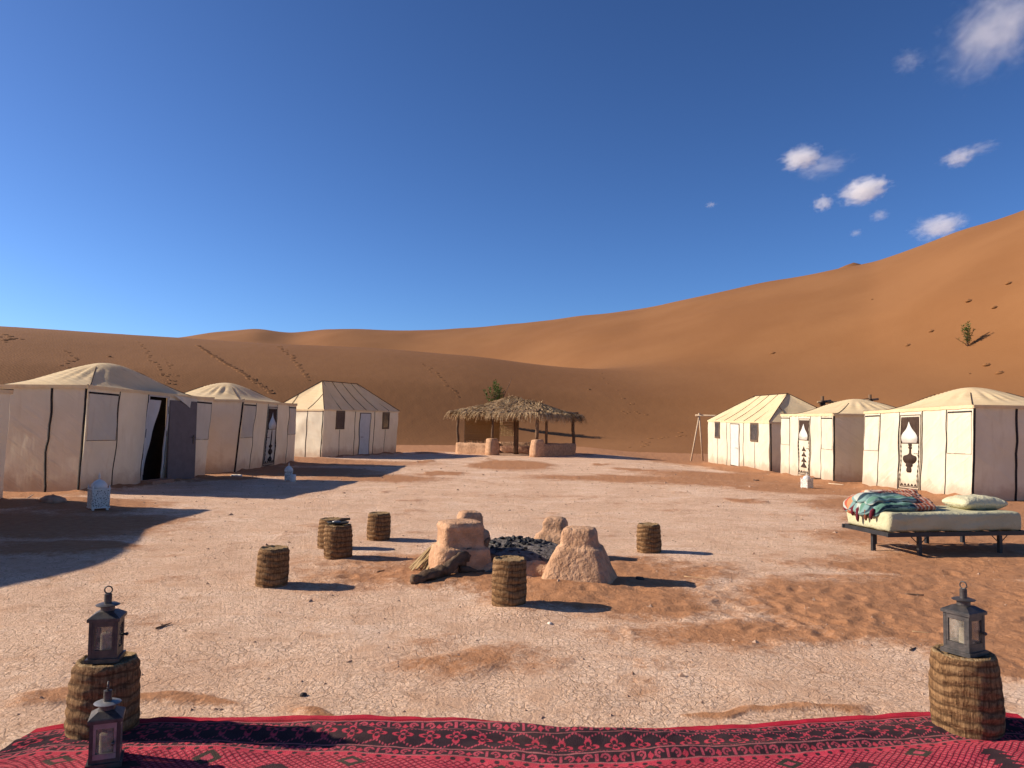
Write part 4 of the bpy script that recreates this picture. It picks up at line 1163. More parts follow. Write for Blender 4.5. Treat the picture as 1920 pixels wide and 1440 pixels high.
mb = MB(); p = a.lerp(b, .55); mb.tube([p + Vector((0, 0, .07)), a.lerp(b, .75) + Z3 * .035, b + Vector((.12, -.06, .03))], [.035, .032, .02], 8, rough=.4, seed=5); mb.build('branch', M['bark'], log, True)
bd = on(800, 1068)
bun = thing('palm_leaf_bundle', 'bundle of dry yellow palm leaves leaning on the left pillar', 'palm leaves', bd)
mb = MB(); rg = random.Random(2); top = Vector((-.62, bd.y + .22, .30))
for i in range(34):
    e = bd + Vector((rg.uniform(-.17, .10), rg.uniform(-.20, .10), rg.uniform(0, .03))); m_ = top.lerp(e, .45) + Vector((rg.uniform(-.05, .02), 0, rg.uniform(.02, .08)))
    s0_ = top + Vector((rg.uniform(-.03, .03), 0, rg.uniform(-.02, .02)))
    for (q0, q1) in ((s0_, m_), (m_, e)): mb.bar(q0, q1, rg.uniform(.012, .026), .003)
mb.build('leaves', M['frond'], bun)
mb = MB(); mb.tube([top + Vector((.02, 0, 0)), top + Vector((.06, .0, .02)), top + Vector((.11, 0, -.01))], .02, 7); mb.build('stem', M['frond'], bun, True)

# ================================================================== palm trunk stools
def stump(c, r, h, label, seed, lean=(0, 0), group='palm trunk stools', name='palm_trunk_stool', taper=.95):
    root = thing(name, label, 'stool', c, group)
    n, m = 64, 44; V = []
    def rad(a, z):
        ring_ = math.sin(z * 105 + 3.0 * nz(math.cos(a) * 1.3 + seed, math.sin(a) * 1.3, z * 3))
        scal = max(0, nz(math.cos(a) * 3.2, math.sin(a) * 3.2 + seed, z * 9)) * .05
        f = 1 + .026 * ring_ * (.5 + nz(math.cos(a) * 2 + seed, math.sin(a) * 2, z * 6)) + scal + .045 * nz(math.cos(a) * 1.1 + seed * 3.7, math.sin(a) * 1.1, z * 3.5) + .014 * nz(math.cos(a) * 13, math.sin(a) * 13, z * 16 + seed)
        t_ = z / h
        return r * f * (1.0 - (1 - taper) * t_) * (1 + .04 * math.sin(math.pi * t_)) * (1 - .05 * max(0, 1 - t_ * 10)) * (1 - .06 * max(0, (t_ - .93) / .07))
    for j in range(m + 1):
        z = h * j / m
        for i in range(n):
            a = 2 * math.pi * i / n; q = rad(a, z)
            V.append((q * math.cos(a) + lean[0] * z, q * math.sin(a) + lean[1] * z, z - .015 + (.012 * nz(math.cos(a) * 2, math.sin(a) * 2, seed) if j == m else 0)))
    b = link_mesh('trunk', np_mesh('trunk', np.array(V), grid_faces(m + 1, n, True)), M['palm'], root)
    mb = MB(); prev = []
    rings = [(1.0, 0), (.93, .006), (.85, -.006), (.6, -.010), (.3, -.006), (.04, -.008)]
    for (q, dz_) in rings:
        for i in range(n):
            a = 2 * math.pi * i / n; rr_ = rad(a, h) * q
            prev.append(c + Vector((rr_ * math.cos(a) + lean[0] * h, rr_ * math.sin(a) + lean[1] * h, h - .015 + dz_ + .008 * nz(math.cos(a) * 3 * q, math.sin(a) * 3 * q, seed) * (q < 1) + (.012 * nz(math.cos(a) * 2, math.sin(a) * 2, seed) if q == 1 else 0))))
    fs = [(k * n + i, k * n + (i + 1) % n, (k + 1) * n + (i + 1) % n, (k + 1) * n + i) for k in range(len(rings) - 1) for i in range(n)]
    mb.add(prev, fs); mb.add(prev[-n:], [tuple(range(n))]); mb.build('cut_top', M['palm_top'], root, True)
    return root
stump(on(509, 1096), .142, .355, 'palm trunk stool standing alone, leftmost round the hearth', 1, (.04, 0))
sB = on(634, 1046); stump(sB, .155, .37, 'palm trunk stool with a black dish on top', 2, (-.03, 0))
stump(on(620, 1026), .150, .36, 'palm trunk stool hidden behind the stool with the black dish', 3)
stump(on(709, 1011), .150, .355, 'palm trunk stool nearest the left back pillar of the hearth', 4, (.02, 0))
stump(on(1217, 1034), .147, .345, 'palm trunk stool right of the fire pit', 5, (-.02, 0), taper=.93)
stump(on(954, 1138), .142, .385, 'palm trunk stool right in front of the fire pit', 6)
# dish with odds and ends on the stool
p = sB + Vector((-.01, 0, .36))
dish = thing('ash_dish', 'black dish holding scraps on a palm trunk stool', 'dish', p)
mb = MB(); mb.lathe(p, [(0, .07), (.012, .11), (.03, .125), (.032, .118), (.014, .09), (.01, .01)], 24, ry=.8, amp=.004, fr=9); mb.build('bowl', M['charcoal'], dish, True)
mb = MB(); mb.tube([p + Vector((-.05, 0, .03)), p + Vector((.04, .01, .055)), p + Vector((.13, .02, .06))], [.012, .02, .012], 7, rough=.4); mb.build('wood_scrap', M['bark'], dish, True)
mb = MB(); mb.lathe(p + Vector((-.01, -.03, .025)), [(0, .045), (.012, .05), (.02, .03)], 12, ry=.6, rot=.4); mb.build('tin_lid', M['tin_grey'], dish, True)

# ================================================================== rug
RX0, RX1, RYF = -2.16, 2.56, 3.0
nu, nv = 1250, 215
uu = np.linspace(0, 1, nu); vv = np.concatenate([np.linspace(0, .72, 185), np.linspace(.72, 2.2, 31)[1:]])
U, Vv = np.meshgrid(uu, vv)
Lr = 4.75
edge_pts = [(-2.30, 3.68), (-2.06, 3.86), (-1.7, 3.91), (-1.2, 3.92), (-.7, 3.91), (-.2, 3.86), (.2, 3.80), (.7, 3.85), (1.2, 3.93), (1.7, 4.04), (2.2, 4.13), (2.50, 4.13), (2.66, 4.05)]
exs = -2.22 + U * 4.84
ey = np.interp(exs, [q[0] for q in edge_pts], [q[1] for q in edge_pts])
kk = np.hanning(61); kk /= kk.sum()
row = np.convolve(np.pad(ey[0], 30, mode='edge'), kk, 'valid'); ey = np.tile(row, (len(vv), 1))
X = exs + .03 * fbm(exs * .8, Vv * 2, 3) - Vv * .02 + .05 * (U - .5) * Vv; Y = ey - Vv + .012 * fbm(exs * 3, Vv * 3 + 7, 3)
Z = .022 + .030 * np.maximum(0, fbm(X * .9 + 3, Vv * 3.0, 3) + .15) + .008 * fbm(X * 5, Vv * 7, 3)
Z += .055 * np.exp(-((Vv - .10 - .05 * np.sin(X * 1.3)) / .065) ** 2) * np.exp(-((X - .15) / .8) ** 2)          # the far border rucked up in the middle
Z += .02 * np.exp(-((Vv - .19) / .05) ** 2) * (.5 + .5 * np.sin(X * 2.1 + 2)) + .03 * np.exp(-((Vv - .30 - .03 * np.sin(X * 2)) / .05) ** 2) * np.exp(-((X - 1.0) / 1.1) ** 2)
Z += .03 * np.exp(-((Vv - .24) / .06) ** 2) * np.exp(-((X + 1.0) / .7) ** 2)
Z = Z * sstep(-.002, .03, Vv) + .014
s = U * Lr; Vp = Vv - .03
RED = np.array([.46, .018, .042]); RED2 = np.array([.58, .055, .085]); DK = np.array([.040, .024, .030]); PINK = np.array([.50, .075, .105]); PALE = np.array([.52, .17, .17]); GRN = np.array([.05, .045, .035])
C = np.zeros((*U.shape, 3)); C[:] = RED
def put(mask, col): C[mask] = col
b1_ = (Vp >= .065); put(b1_, DK)
put((Vp > .052) & (Vp < .062), RED * .55)
def scroll(v0, v1, per, colr):
    h_ = v1 - v0; y = (Vp - v0) / h_; xx = (s / per) % 1.0; inb = (y > 0) & (y < 1)
    xs = np.where(xx < .5, xx, 1 - xx) * 2                       # mirrored hooks either side of a stem
    r1_ = np.hypot((xs - .52) * per / 2 / h_, y - .50)
    hook = (np.abs(r1_ - .27) < .085) & ~((y > .5) & (xs > .52))
    stem = (np.abs(xs - .97) < .05) & (y > .15) & (y < .85)
    star = (np.abs(xs) * 2.2 + np.abs(y - .62) * 1.3 < .42)
    dot = r1_ < .09
    put(inb & (hook | stem | dot), colr); put(inb & star, RED2)
    put((np.abs(y) < .05) | (np.abs(y - 1) < .05), PALE * .8)
scroll(.070, .130, .155, PINK)
y = (Vp - .215) / .085; xx = (s / .118) % 1.0 - .5; rr_ = np.hypot(xx * .118, y * .085); th_ = np.arctan2(y * .085, xx * .118)
band = np.abs(y) < 1
pet = .047 * np.abs(np.cos(2 * th_)) ** .55
put(band & (rr_ < pet) & (rr_ > pet * .66) & (rr_ > .008), RED2); put(band & (rr_ < .009), PINK)
zig = np.abs(((s / .118) % 1.0) - .5) * 2
put(band & (np.abs(y - (-.55 - .4 * zig)) < .07) & (np.sin(s * 420) > -.2), PINK); put(band & (np.abs(y - (.55 + .4 * zig)) < .07) & (np.sin(s * 420) > -.2), PINK)
scroll(.305, .368, .155, PINK)
fld = Vp > .372
put(fld, RED2)
l1 = ((s + Vp) / .034) % 1.0; l2 = ((s - Vp) / .034) % 1.0
lat = fld & (Vp > .405) & ((l1 < .22) | (l2 < .22)); put(lat, np.array([.10, .015, .03]))
cell = fld & (Vp > .405) & (np.abs(l1 - .61) < .14) & (np.abs(l2 - .61) < .14); put(cell, PALE)
dots = fld & (np.hypot(((s / .062) % 1 - .5) * .062, Vp - .390) < .012); put(dots, DK)
for xm in np.arange(.30, Lr, .62):
    m_ = fld & (np.abs(s - xm) * .8 + np.abs(Vp - .46) < .055); put(m_, GRN)
    m_ = fld & (np.abs(s - xm) * .8 + np.abs(Vp - .46) < .025); put(m_, PINK)
    m_ = fld & (Vp > .50) & (np.abs(s - xm - .31) < .02 + .05 * ((Vp * 22) % 1)) & (Vp < .8); put(m_, DK)
C *= (1 + .25 * fbm(s * 8, Vp * 20, 3))[..., None]
dust = np.clip(.10 + .25 * fbm(s * 1.2, Vp * 3 + 4, 4), 0, .3)[..., None]; C = C * (1 - dust * .35) + np.array([.45, .25, .16]) * dust * .35
edge_ = (Vv < .006); C[edge_] = np.array([.20, .008, .015])
me = np_mesh('rug', np.c_[X.ravel(), Y.ravel(), Z.ravel()], grid_faces(len(vv), nu)[:, ::-1], True, {'Col': np.clip(C, 0, 1).reshape(-1, 3)})
rug = tag(link_mesh('rug', me, M['rug']), 'red and black patterned woven rug along the bottom edge', 'rug')
def rug_z(x, y):
    i = min(nu - 1, max(0, int((x + 2.22) / 4.84 * (nu - 1)))); j = int(np.argmin(np.abs(Y[:, i] - y))); return float(Z[j, i])
RUGZ = rug_z

# ================================================================== iron lanterns and their trunk stands
def lantern(base, rot, label, s=.145, hb=.185, mats=('iron', 'iron'), seed=0):
    root = thing('iron_lantern', label, 'lantern', base, 'glass sided iron lanterns')
    ca, sa = math.cos(rot), math.sin(rot); ax = (Vector((ca, sa, 0)), Vector((-sa, ca, 0)), Z3)
    def L(x, y, z): return base + ax[0] * x + ax[1] * y + Z3 * z
    h = s / 2
    mb = MB(); mb.box(L(0, 0, .010), (s * 1.16, s * 1.16, .020), ax); mb.box(L(0, 0, .028), (s * 1.0, s * 1.0, .016), ax); mb.build('base_plate', M[mats[0]], root)
    z0, z1 = .036, .036 + hb; b = .014
    for i in (-1, 1):
        for j in (-1, 1):
            mb = MB(); mb.box(L(i * (h - b / 2), j * (h - b / 2), (z0 + z1) / 2), (b, b, hb), ax); mb.build('corner_post', M[mats[0]], root)
    for k in range(4):
        a = rot + k * math.pi / 2; d = Vector((math.cos(a), math.sin(a), 0)); t_ = Vector((-d.y, d.x, 0)); c = base + d * (h - .006)
        mb = MB(); w = s - 2 * b - .002
        mb.box(c + Z3 * (z0 + .011), (.010, w, .022), (d, t_, Z3)); mb.box(c + Z3 * (z1 - .012), (.010, w, .024), (d, t_, Z3))
        for q in (-1, 1): mb.box(c + t_ * q * (w / 2 - .005) + Z3 * ((z0 + z1) / 2), (.010, .010, hb - .048), (d, t_, Z3))
        fr_ = mb.build('pane_frame', M[mats[1]], root)
        mb = MB(); mb.box(c - d * .001 + Z3 * ((z0 + z1) / 2), (.003, w - .020, hb - .048), (d, t_, Z3)); mb.build('glass_pane', M['glass'], fr_)
        if k == 0:
            mb = MB(); mb.tube([c + t_ * (w / 2 - .012) + Z3 * (z0 + hb * .45), c + d * .022 + t_ * (w / 2 - .012) + Z3 * (z0 + hb * .45)], .006, 8); mb.lathe(c + d * .024 + t_ * (w / 2 - .012) + Z3 * (z0 + hb * .45 - .008), [(0, .003), (.004, .008), (.012, .008), (.016, .003)], 8); mb.build('latch_knob', M['iron'], fr_, True)
    # roof: flared hip with a skirt
    mb = MB(); rings = [(z1, h * 1.13), (z1 + .014, h * 1.13), (z1 + .018, h * 1.06), (z1 + .038, h * .58), (z1 + .040, h * .46)]
    vs = [L(i * q, j * q, z) for (z, q) in rings for (i, j) in ((-1, -1), (1, -1), (1, 1), (-1, 1))]
    fs = [(k * 4 + i, k * 4 + (i + 1) % 4, k * 4 + 4 + (i + 1) % 4, k * 4 + 4 + i) for k in range(len(rings) - 1) for i in range(4)] + [(3, 2, 1, 0), tuple(16 + i for i in range(4))]
    mb.add(vs, fs); mb.build('roof', M[mats[0]], root)
    zt = z1 + .040
    mb = MB(); mb.lathe(base + Z3 * zt, [(0, .031), (.024, .031)], 18); mb.build('collar', M[mats[0]], root, False)
    mb = MB(); mb.lathe(base + Z3 * (zt + .024), [(0, .052), (.003, .054), (.009, .040), (.010, .018)], 24); auto_smooth(mb.build('smoke_cap', M['tin_grey' if mats[1] == 'tin_grey' else mats[0]], root))
    mb = MB(); mb.lathe(base + Z3 * (zt + .032), [(0, .017), (.045, .017), (.047, .012)], 14); auto_smooth(mb.build('chimney', M[mats[0]], root))
    zc = zt + .080 + .016; mb = MB()
    mb.tube([L(.017 * math.cos(a), 0, zc + .017 * math.sin(a)) for a in np.linspace(0, 2 * math.pi, 19)], .0035, 6); mb.build('ring', M['iron'], root, True)
    mb = MB(); mb.lathe(base + Z3 * .037, [(0, .026), (.085, .026), (.088, .02), (.086, .004)], 16); auto_smooth(mb.build('candle', M['candle'], root))
    mb = MB(); mb.tube([base + Z3 * .12, base + Z3 * .137], .002, 4); mb.build('wick', M['charcoal'], root)
    return root
p = G0(190, 1366, .03); pL = Vector((p.x, p.y, RUGZ(p.x, p.y) - .01))
stump(pL, .158, .345, 'palm trunk stand at the left end of the rug, lantern on top', 31, (.05, 0), 'palm trunk stands on the rug', 'palm_trunk_stand', .88)
lantern(pL + Vector((.012, -.01, .332)), R_(14), 'dark iron lantern on the left palm trunk stand', .126, .155)
p = G0(1816, 1368, .03); pR = Vector((p.x, p.y, RUGZ(p.x, p.y) - .01))
stump(pR, .156, .385, 'palm trunk stand at the right end of the rug, lantern on top', 47, (-.05, 0), 'palm trunk stands on the rug', 'palm_trunk_stand', .93)
lantern(pR + Vector((-.02, -.01, .372)), R_(-62), 'dark iron lantern on the right palm trunk stand', .130, .158)
p = G0(197, 1432, .03)
lantern(Vector((p.x, p.y, RUGZ(p.x, p.y))), R_(-68), 'grey tin lantern standing on the rug at bottom left', .118, .150, ('iron', 'tin_grey'))

# ================================================================== pierced white lanterns
def pierced(base, w, h, label, rot=.6):
    root = thing('pierced_lantern', label, 'lantern', base, 'pierced white lanterns by the tents')
    ca, sa = math.cos(rot), math.sin(rot); ax = (Vector((ca, sa, 0)), Vector((-sa, ca, 0)), Z3)
    for i in (-1, 1):
        for j in (-1, 1):
            mb = MB(); q = base + ax[0] * (i * w * .40) + ax[1] * (j * w * .40); mb.box(q + Z3 * h * .03, (w * .12, w * .12, h * .07), ax); mb.build('foot', M['white_tin'], root)
            mb = MB(); q = base + ax[0] * (i * w * .46) + ax[1] * (j * w * .46); mb.lathe(q + Z3 * h * .55, [(0, w * .06), (h * .04, w * .055), (h * .12, w * .006)], 8); mb.build('corner_spike', M['white_tin'], root)
    mb = MB(); mb.box(base + Z3 * h * .305, (w, w, h * .49), ax); b = mb.build('body', M['pierced'], root)
    mb = MB()
    for z in (.065, .55):
        mb = MB(); mb.box(base + Z3 * h * z, (w * 1.05, w * 1.05, h * .025), ax); mb.build('rim', M['white_tin'], b)
    mb = MB(); mb.lathe(base + Z3 * h * .56, [(0, w * .46), (h * .06, w * .47), (h * .13, w * .41), (h * .19, w * .28), (h * .23, w * .12), (h * .245, w * .05)], 24); mb.build('dome', M['white_tin'], root, True)
    mb = MB(); mb.lathe(base + Z3 * h * .80, [(0, w * .05), (h * .03, w * .035), (h * .05, w * .085), (h * .075, w * .04), (h * .10, w * .065), (h * .12, w * .03), (h * .2, w * .004)], 12); mb.build('finial', M['white_tin'], root, True)
    return root
pierced(on(184, 957), .27, .62, 'pierced white lantern in front of the open left tent', .75)
pierced(on(541, 902), .20, .48, 'domed white lantern in front of the middle left tent', .3)
pierced(on(1513, 916), .22, .42, 'white lantern in front of the middle right tent', .5)
q = on(549, 904); mb = MB(); vs, fs = rbox(q + Z3 * .09, (.13, .13, .2), .015, None, 3); mb.add(vs, fs)
tag(mb.build('white_box', M['white_tin'], None, True, origin=q), 'tiny white box beside the domed lantern', 'box')

# ================================================================== bed with mattress, blanket and pillow
BX = Vector((.98, .196, 0)).normalized(); BY = Vector((-.196, .98, 0)).normalized(); B0 = Vector((4.52, 9.24, 0)); BL, BW = 1.93, .86
bz = top_z(5.4, 9.6)
bed = thing('metal_bed', 'low black metal bed frame in front of the right tents', 'bed', Vector((B0.x, B0.y, bz)))
ax = (BX, BY, Z3); ZF = .255
mb = MB()
for y_ in (0, BW): mb.box(B0 + BX * (BL / 2) + BY * y_ + Z3 * ZF, (BL + .06, .03, .05), ax)
for x_ in (0, BL): mb.box(B0 + BX * x_ + BY * (BW / 2) + Z3 * ZF, (.03, BW - .03, .05), ax)
mb.build('side_rails', M['bed_frame'], bed)
for i in range(9):
    mb = MB(); mb.box(B0 + BX * (.15 + i * .215) + BY * (BW / 2) + Z3 * ZF, (.06, BW - .03, .02), ax); mb.build('slat', M['bed_frame'], bed)
for (x_, y_) in ((.42, .02), (1.55, .02), (.42, BW - .02), (1.20, BW - .02), (1.75, BW - .02), (.1, BW * .5)):
    q = B0 + BX * x_ + BY * y_
    mb = MB(); mb.box(q + Z3 * (bz + (ZF - .03 - bz) / 2 - .03), (.042, .042, ZF - .03 - bz + .06), ax); lg = mb.build('leg', M['bed_frame'], bed)
    if y_ < .1:
        for sg in (-1, 1): mb = MB(); mb.bar(q + BX * sg * .11 + Z3 * (ZF - .03), q + BX * sg * .02 + Z3 * (ZF - .11), .008); mb.build('brace', M['bed_frame'], lg)
def mfn(q):
    w = q * 3.0
    k = .020 * nz(w.x * .8, w.z * 3, w.y * .8) + .018 * nz((q.x - q.z * 4) * 3.2, q.z * 9 + q.x, 4) + .008 * nz((q.x + q.z * 3) * 9, q.z * 8, 9)
    return q + Vector((.0, -k if q.y < 0 else k, .012 * nz(w.x, w.y, 2) + .006 * nz(w.x * 3, w.y * 3, 5)))
vs, fs = rbox(B0 + BX * (BL / 2 - .02) + BY * (BW / 2) + Z3 * (ZF + .025 + .115), (BL - .06, BW - .02, .23), .045, ax, (44, 22, 8), mfn)
mb = MB(); mb.add(vs, fs); mat_ = mb.build('mattress', M['sheet'], None, True, origin=B0 + Z3 * ZF); tag(mat_, 'mattress in a pale green sheet on the metal bed', 'mattress')
MT = ZF + .255
def pfn(q):
    ex = abs(q.x / .33) ** 2.5; ey_ = abs(q.y / .22) ** 2.5
    k = max(0, 1 - ex) ** .5 * max(0, 1 - ey_) ** .5
    return Vector((q.x * (1 - .05 * (1 - abs(q.y / .22))), q.y * (1 - .08 * (1 - abs(q.x / .33))), q.z * (.18 + .95 * k) + .012 * nz(q.x * 9, q.y * 9, 3) + .006 * nz(q.x * 22, q.y * 22)))
pc = B0 + BX * 1.60 + BY * .46; pax = (BX, BY, Z3)
vs, fs = rbox(pc + Z3 * (MT + .075), (.66, .44, .17), .06, pax, (26, 18, 6), pfn); mb = MB(); mb.add(vs, fs)
tag(mb.build('pillow', M['pillowcase'], None, True, origin=pc + Z3 * MT), 'cream pillow at the head of the bed', 'pillow')
# blanket: bunched folds lying along the foot of the bed
bc = B0 + BX * .10 + BY * .5
bl = thing('striped_blanket', 'bunched blanket, teal stripes and red ends, on the foot of the bed', 'blanket', bc + Z3 * MT)
TEAL = (.17, .27, .25); PALE_ = (.38, .40, .35); DARK_ = (.035, .055, .07); GREEN_ = (.10, .20, .15); RED_ = (.36, .085, .05); ORG_ = (.45, .20, .10); CRM_ = (.56, .42, .32); MAR_ = (.12, .02, .03)
def fold(y0, z0, ry_, rz_, x0, x1, pal, seed, droop=0.0, split=None):
    n, m = 80, 40; V = []; C_ = []
    for j in range(n + 1):
        s_ = j / n; x = x0 + (x1 - x0) * s_
        sc = max(.03, (1 - max(0, (s_ - .93) / .07) ** 2) ** .5 if s_ < 1 else .03) * max(.05, (1 - max(0, (.05 - s_) / .05) ** 2) ** .5)
        dr = droop * max(0, (.16 - s_) / .16) ** 1.5
        for i in range(m):
            a = 2 * math.pi * i / m
            k = 1 + .20 * nz(math.cos(a) * 1.6 + seed, math.sin(a) * 1.6, s_ * 5) + .10 * nz(math.cos(a) * 4, math.sin(a) * 4 + seed, s_ * 9) + .07 * nz(math.cos(a) * 9, math.sin(a) * 9 + seed, s_ * 20)
            yy = y0 + ry_ * math.cos(a) * k * sc + .04 * nz(s_ * 3, seed); zz = z0 + rz_ * math.sin(a) * k * sc + .018 * nz(s_ * 5, seed + 8) - dr
            V.append(bc + BX * x + BY * yy + Z3 * max(MT + .004, zz) if droop == 0 or s_ > .16 else bc + BX * x + BY * yy + Z3 * zz)
            f = (i / m + .05 * nz(s_ * 3, i * .2, seed)) % 1.0
            if split is not None and s_ > split:
                st = int((s_ - split) * 60) % 4
                C_.append((RED_, CRM_, ORG_, RED_)[st] if s_ < .95 else PALE_)
            else: C_.append(pal[int(f * len(pal) * 2) % len(pal)])
    F_ = grid_faces(n + 1, m, True); off = wloc(bl)
    me = np_mesh('fold', np.array([tuple(q - off) for q in V]), F_, True, {'Col': np.array(C_)})
    return link_mesh('fold', me, M['blanket'], bl)
fold(-.20, MT + .045, .13, .055, -.13, .74, [TEAL, PALE_, TEAL, GREEN_, DARK_], 1.0, .10, .62)
fold(-.02, MT + .085, .17, .065, -.16, .80, [TEAL, TEAL, PALE_, GREEN_, TEAL, DARK_], 5.0, .14, .55)
fold(.22, MT + .09, .16, .09, -.15, .88, [PALE_, RED_, ORG_, TEAL, MAR_], 9.0, .12, .35)
fold(.06, MT + .150, .14, .045, -.13, .66, [TEAL, PALE_, DARK_, TEAL], 13.0, .06, .70)
fold(-.12, MT + .125, .09, .040, -.12, .54, [PALE_, TEAL, GREEN_, TEAL], 17.0, .05)
fold(.24, MT + .165, .11, .05, .10, .86, [RED_, ORG_, CRM_, MAR_], 19.0, 0.0, .3)
for k in range(4):                     # tassels hanging over the foot of the mattress
    mb = MB(); b_ = bc + BX * (-.11 + .02 * (k % 2)) + BY * (-.24 + .13 * k) + Z3 * (MT + .02)
    mb.tube([b_, b_ - BX * .035 - Z3 * .03, b_ - BX * .045 - Z3 * (.09 + .03 * (k % 3)), b_ - BX * .035 - Z3 * (.12 + .03 * (k % 3))], [.022, .026, .020, .008], 8, col=(MAR_, (.20, .07, .04), MAR_)[k % 3], rough=.3, seed=k); mb.build('tassel', M['blanket'], bl, True)

# ================================================================== litter on the camp floor
def stick(px, py, L, rot, r, label, mat='dry_twig', fork=True, seed=1):
    q = on(px, py); d = Vector((math.cos(rot), math.sin(rot), 0)); mb = MB()
    pts = [q + d * (L * (i / 6 - .5)) + Vector((.04 * L * nz(i * .8, seed), .04 * L * nz(i * .8, seed + 3), r * .9)) for i in range(7)]
    mb.tube(pts, [r * (1 - .08 * i) for i in range(7)], 7, rough=.3, seed=seed)
    if fork: mb.tube([pts[3], pts[3] + Vector((-d.y, d.x, .25)) * L * .22], [r * .7, r * .4], 5)
    return tag(mb.build('stick', M[mat], None, True, origin=q), label, 'stick')
stick(307, 1176, .16, R_(75), .008, 'short forked twig on the clay behind the left lanterns')
stick(1715, 1119, .16, R_(-8), .011, 'short stick on the sand above the right lantern', fork=False, seed=4)
stick(1728, 1192, .12, R_(-20), .004, 'pale straw on the sand left of the right lantern', 'straw', False, 5)
stick(1312, 1085, .32, R_(-30), .005, 'pale straw lying right of the hearth shadow', 'straw', False, 6)
stick(714, 1072, .12, R_(60), .007, 'small dark twig left of the palm leaf bundle', 'dry_twig', True, 7)
stick(50, 940, 1.0, R_(6), .022, 'pale branch at the foot of the open left tent', 'pale_wood', True, 8)
stick(1712, 1290 - 70, .10, R_(40), .006, 'dark twig on the sand beside the right lantern', 'bark', True, 9)
stick(1548, 903, .8, R_(-25), .025, 'dark branch beside the white lantern of the right row', 'bark', True, 10)
stick(1568, 910, .5, R_(-60), .02, 'pale broken stick at the corner of the middle right tent', 'pale_wood', False, 11)
def rock(px, py, r, label, mat='stone', seed=0, flat=.6, group=None):
    q = on(px, py); mb = MB()
    mb.lathe(q - Z3 * r * .25, [(0, r * .7), (r * .25, r), (r * .6, r * .9), (r * flat * 1.5, r * .55), (r * flat * 1.8, r * .05)], 14, 2.3, seed, r * .3, 2.2 / r, seed * 3.1, .8)
    return tag(mb.build('stone', M[mat], None, True, origin=q), label, 'stone', group)
rock(568, 1305, .022, 'small black stone on the clay above the rug', 'stone_dark', 1)
rock(1031, 1171, .022, 'small white pebble on the sand below the front stool', 'stone_pale', 2)
rock(99, 950, .22, 'brown stone lying before the open left tent', 'stone', 3, .45)
rock(1368, 870, .20, 'pale stone below the door of the far right tent', 'stone_pale', 4, .4)
rock(1384, 874, .22, 'dark stone beside the pale one at the far right tent', 'stone_dark', 5, .35)
rock(442, 897, .16, 'pale flat stone at the corner of the middle left tent', 'stone_pale', 6, .25)
rock(1418, 902, .10, 'dark clod on the sand before the right tents', 'stone_dark', 7, .3)
rock(1200, 1088, .05, 'dark clod in the shadow of the right hearth pillar', 'stone_dark', 8, .4)
rock(140, 940, .10, 'small stone beside the brown stone at the left tent', 'stone', 9, .4)
# pebbles and crumbs nobody could count
rg = random.Random(99); V = []; Fq = []
for i in range(1250):
    if i < 320:
        y_ = 3.95 + 6.5 * rg.random() ** 1.4; x_ = rg.uniform(-.66, .66) * y_
    else:
        y_ = rg.uniform(9, 30); x_ = rg.uniform(-.5, .5) * y_
    r = rg.uniform(.003, .010) * (1 + y_ * .10) * (1.8 if rg.random() < .08 else 1); z_ = top_z(x_, y_); b = len(V)
    sx, sy = r * rg.uniform(.7, 1.6), r * rg.uniform(.7, 1.3); a = rg.uniform(0, 3)
    for (u_, v_, w_) in ((1, 0, 0), (0, 1, 0), (-1, 0, 0), (0, -1, 0), (.2, .1, .9)):
        V.append((x_ + sx * u_ * math.cos(a) - sy * v_ * math.sin(a), y_ + sx * u_ * math.sin(a) + sy * v_ * math.cos(a), z_ + r * w_ - .001))
    Fq += [(b, b + 1, b + 4), (b + 1, b + 2, b + 4), (b + 2, b + 3, b + 4), (b + 3, b, b + 4)]
me = np_mesh('pebbles', np.array(V), np.array(Fq), False)
tag(link_mesh('pebbles', me, M['stone']), 'scattered crumbs and pebbles over the camp floor', None, None, 'stuff')

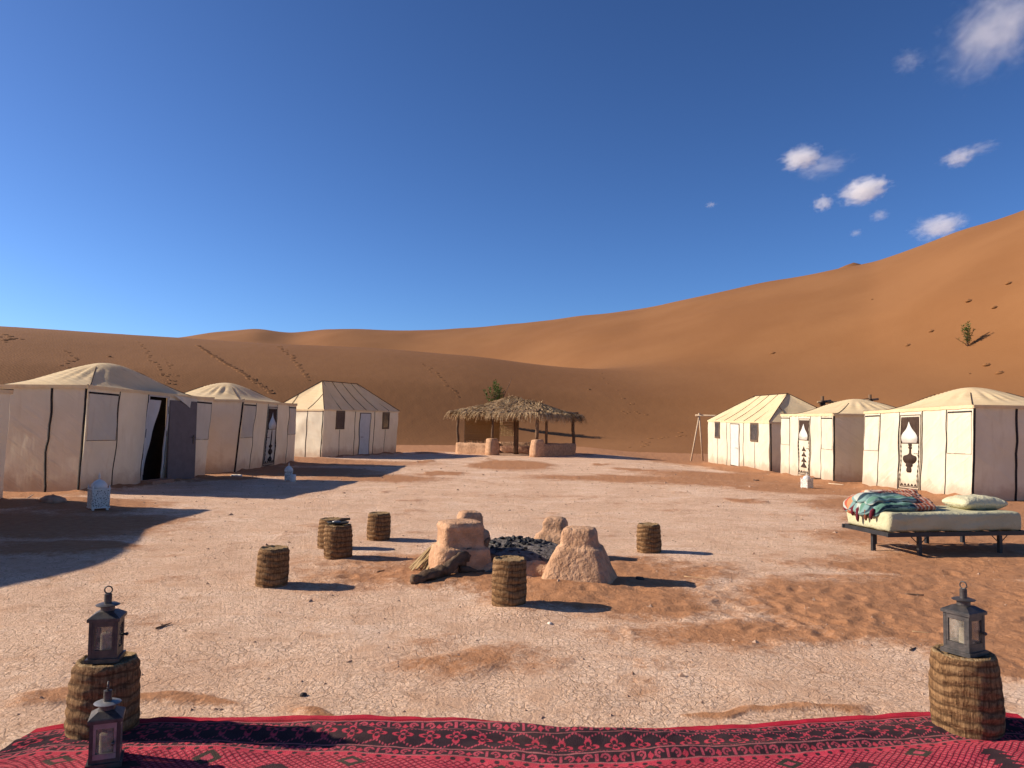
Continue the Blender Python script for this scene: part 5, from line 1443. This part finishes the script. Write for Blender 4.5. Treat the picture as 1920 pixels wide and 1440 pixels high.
# ================================================================== clouds: small volumes high above the dunes
def cloud_mat(name, dens, thr, soft, sc, off):
    m = bpy.data.materials.new(name); m.use_nodes = True; nt = m.node_tree; nt.nodes.clear()
    out = nt.nodes.new('ShaderNodeOutputMaterial'); v = nt.nodes.new('ShaderNodeVolumePrincipled'); nt.links.new(v.outputs[0], out.inputs['Volume'])
    v.inputs['Color'].default_value = (1, 1, 1, 1); v.inputs['Anisotropy'].default_value = .2
    tc = nt.nodes.new('ShaderNodeTexCoord')
    ln = nt.nodes.new('ShaderNodeVectorMath'); ln.operation = 'LENGTH'; nt.links.new(tc.outputs['Object'], ln.inputs[0])
    ad = nt.nodes.new('ShaderNodeVectorMath'); ad.operation = 'ADD'; nt.links.new(tc.outputs['Object'], ad.inputs[0]); ad.inputs[1].default_value = (off, off * .7, -off)
    nz_ = nt.nodes.new('ShaderNodeTexNoise'); nz_.inputs['Scale'].default_value = sc; nz_.inputs['Detail'].default_value = 6; nz_.inputs['Roughness'].default_value = .62; nz_.inputs['Distortion'].default_value = .4
    nt.links.new(ad.outputs[0], nz_.inputs['Vector'])
    sub = nt.nodes.new('ShaderNodeMath'); sub.operation = 'MULTIPLY_ADD'; nt.links.new(ln.outputs['Value'], sub.inputs[0]); sub.inputs[1].default_value = -.62; nt.links.new(nz_.outputs['Fac'], sub.inputs[2])
    mr = nt.nodes.new('ShaderNodeMapRange'); mr.interpolation_type = 'SMOOTHSTEP'; nt.links.new(sub.outputs[0], mr.inputs[0])
    mr.inputs[1].default_value = thr; mr.inputs[2].default_value = thr + soft; mr.inputs[3].default_value = 0; mr.inputs[4].default_value = dens
    nt.links.new(mr.outputs[0], v.inputs['Density']); return m
ALT = 330.0
CL = [((1620, 357), 50, 30, 'bright compact cloud, the lower of the two whitest', .10, .02, .28, 2.0), ((1503, 296), 42, 28, 'bright rounded cloud left of a thin wisp', .10, .02, .28, 2.0),
      ((1545, 312), 75, 34, 'thin wisp trailing right of the rounded cloud', .022, .14, .35, 2.2), ((1798, 295), 38, 22, 'small cloud at far right above the dune', .06, .06, .3, 2.3),
      ((1838, 278), 44, 18, 'faint streak trailing off the small cloud at far right', .022, .12, .35, 2.6), ((1762, 425), 56, 30, 'pale cloud just above the big dune crest', .05, .06, .3, 2.2),
      ((1543, 381), 24, 20, 'small cloud below and left of the compact one', .08, .06, .28, 2.2), ((1868, 55), 130, 95, 'large ragged cloud in the upper right corner', .028, .10, .36, 2.6),
      ((1705, 115), 42, 34, 'thin torn wisp left of the large corner cloud', .022, .14, .3, 2.6), ((1649, 404), 24, 16, 'faint little cloud under the compact one', .04, .10, .3, 2.2),
      ((1333, 384), 16, 9, 'tiny lone wisp left of the other clouds', .05, .10, .3, 2.0), ((1605, 437), 16, 10, 'tiny wisp low above the dune', .05, .10, .3, 2.0)]
for i, ((px, py), wx_, wy_, lab, dn, thr, sf, sc) in enumerate(CL):
    d = ray(px, py); p = Vector((0, 0, EYE)) + d * ((ALT - EYE) / d.z); k = d.length * ((ALT - EYE) / d.z) / FPX
    bm = bmesh.new(); bmesh.ops.create_icosphere(bm, subdivisions=3, radius=1.0); me = bpy.data.meshes.new('cloud'); bm.to_mesh(me); bm.free()
    o = link_mesh('cloud', me, cloud_mat('cloud_vapour_%d' % i, dn * .6, thr - .02, sf * 1.25, sc * 1.5, 3.7 * i))
    o.location = p; o.scale = (wx_ * k * 1.05, wx_ * k * .8, wy_ * k * .95)
    o.rotation_euler = (0, R_(-14 if px != 1868 else -40), 0)
    tag(o, lab, 'cloud', 'small clouds in the upper right sky')
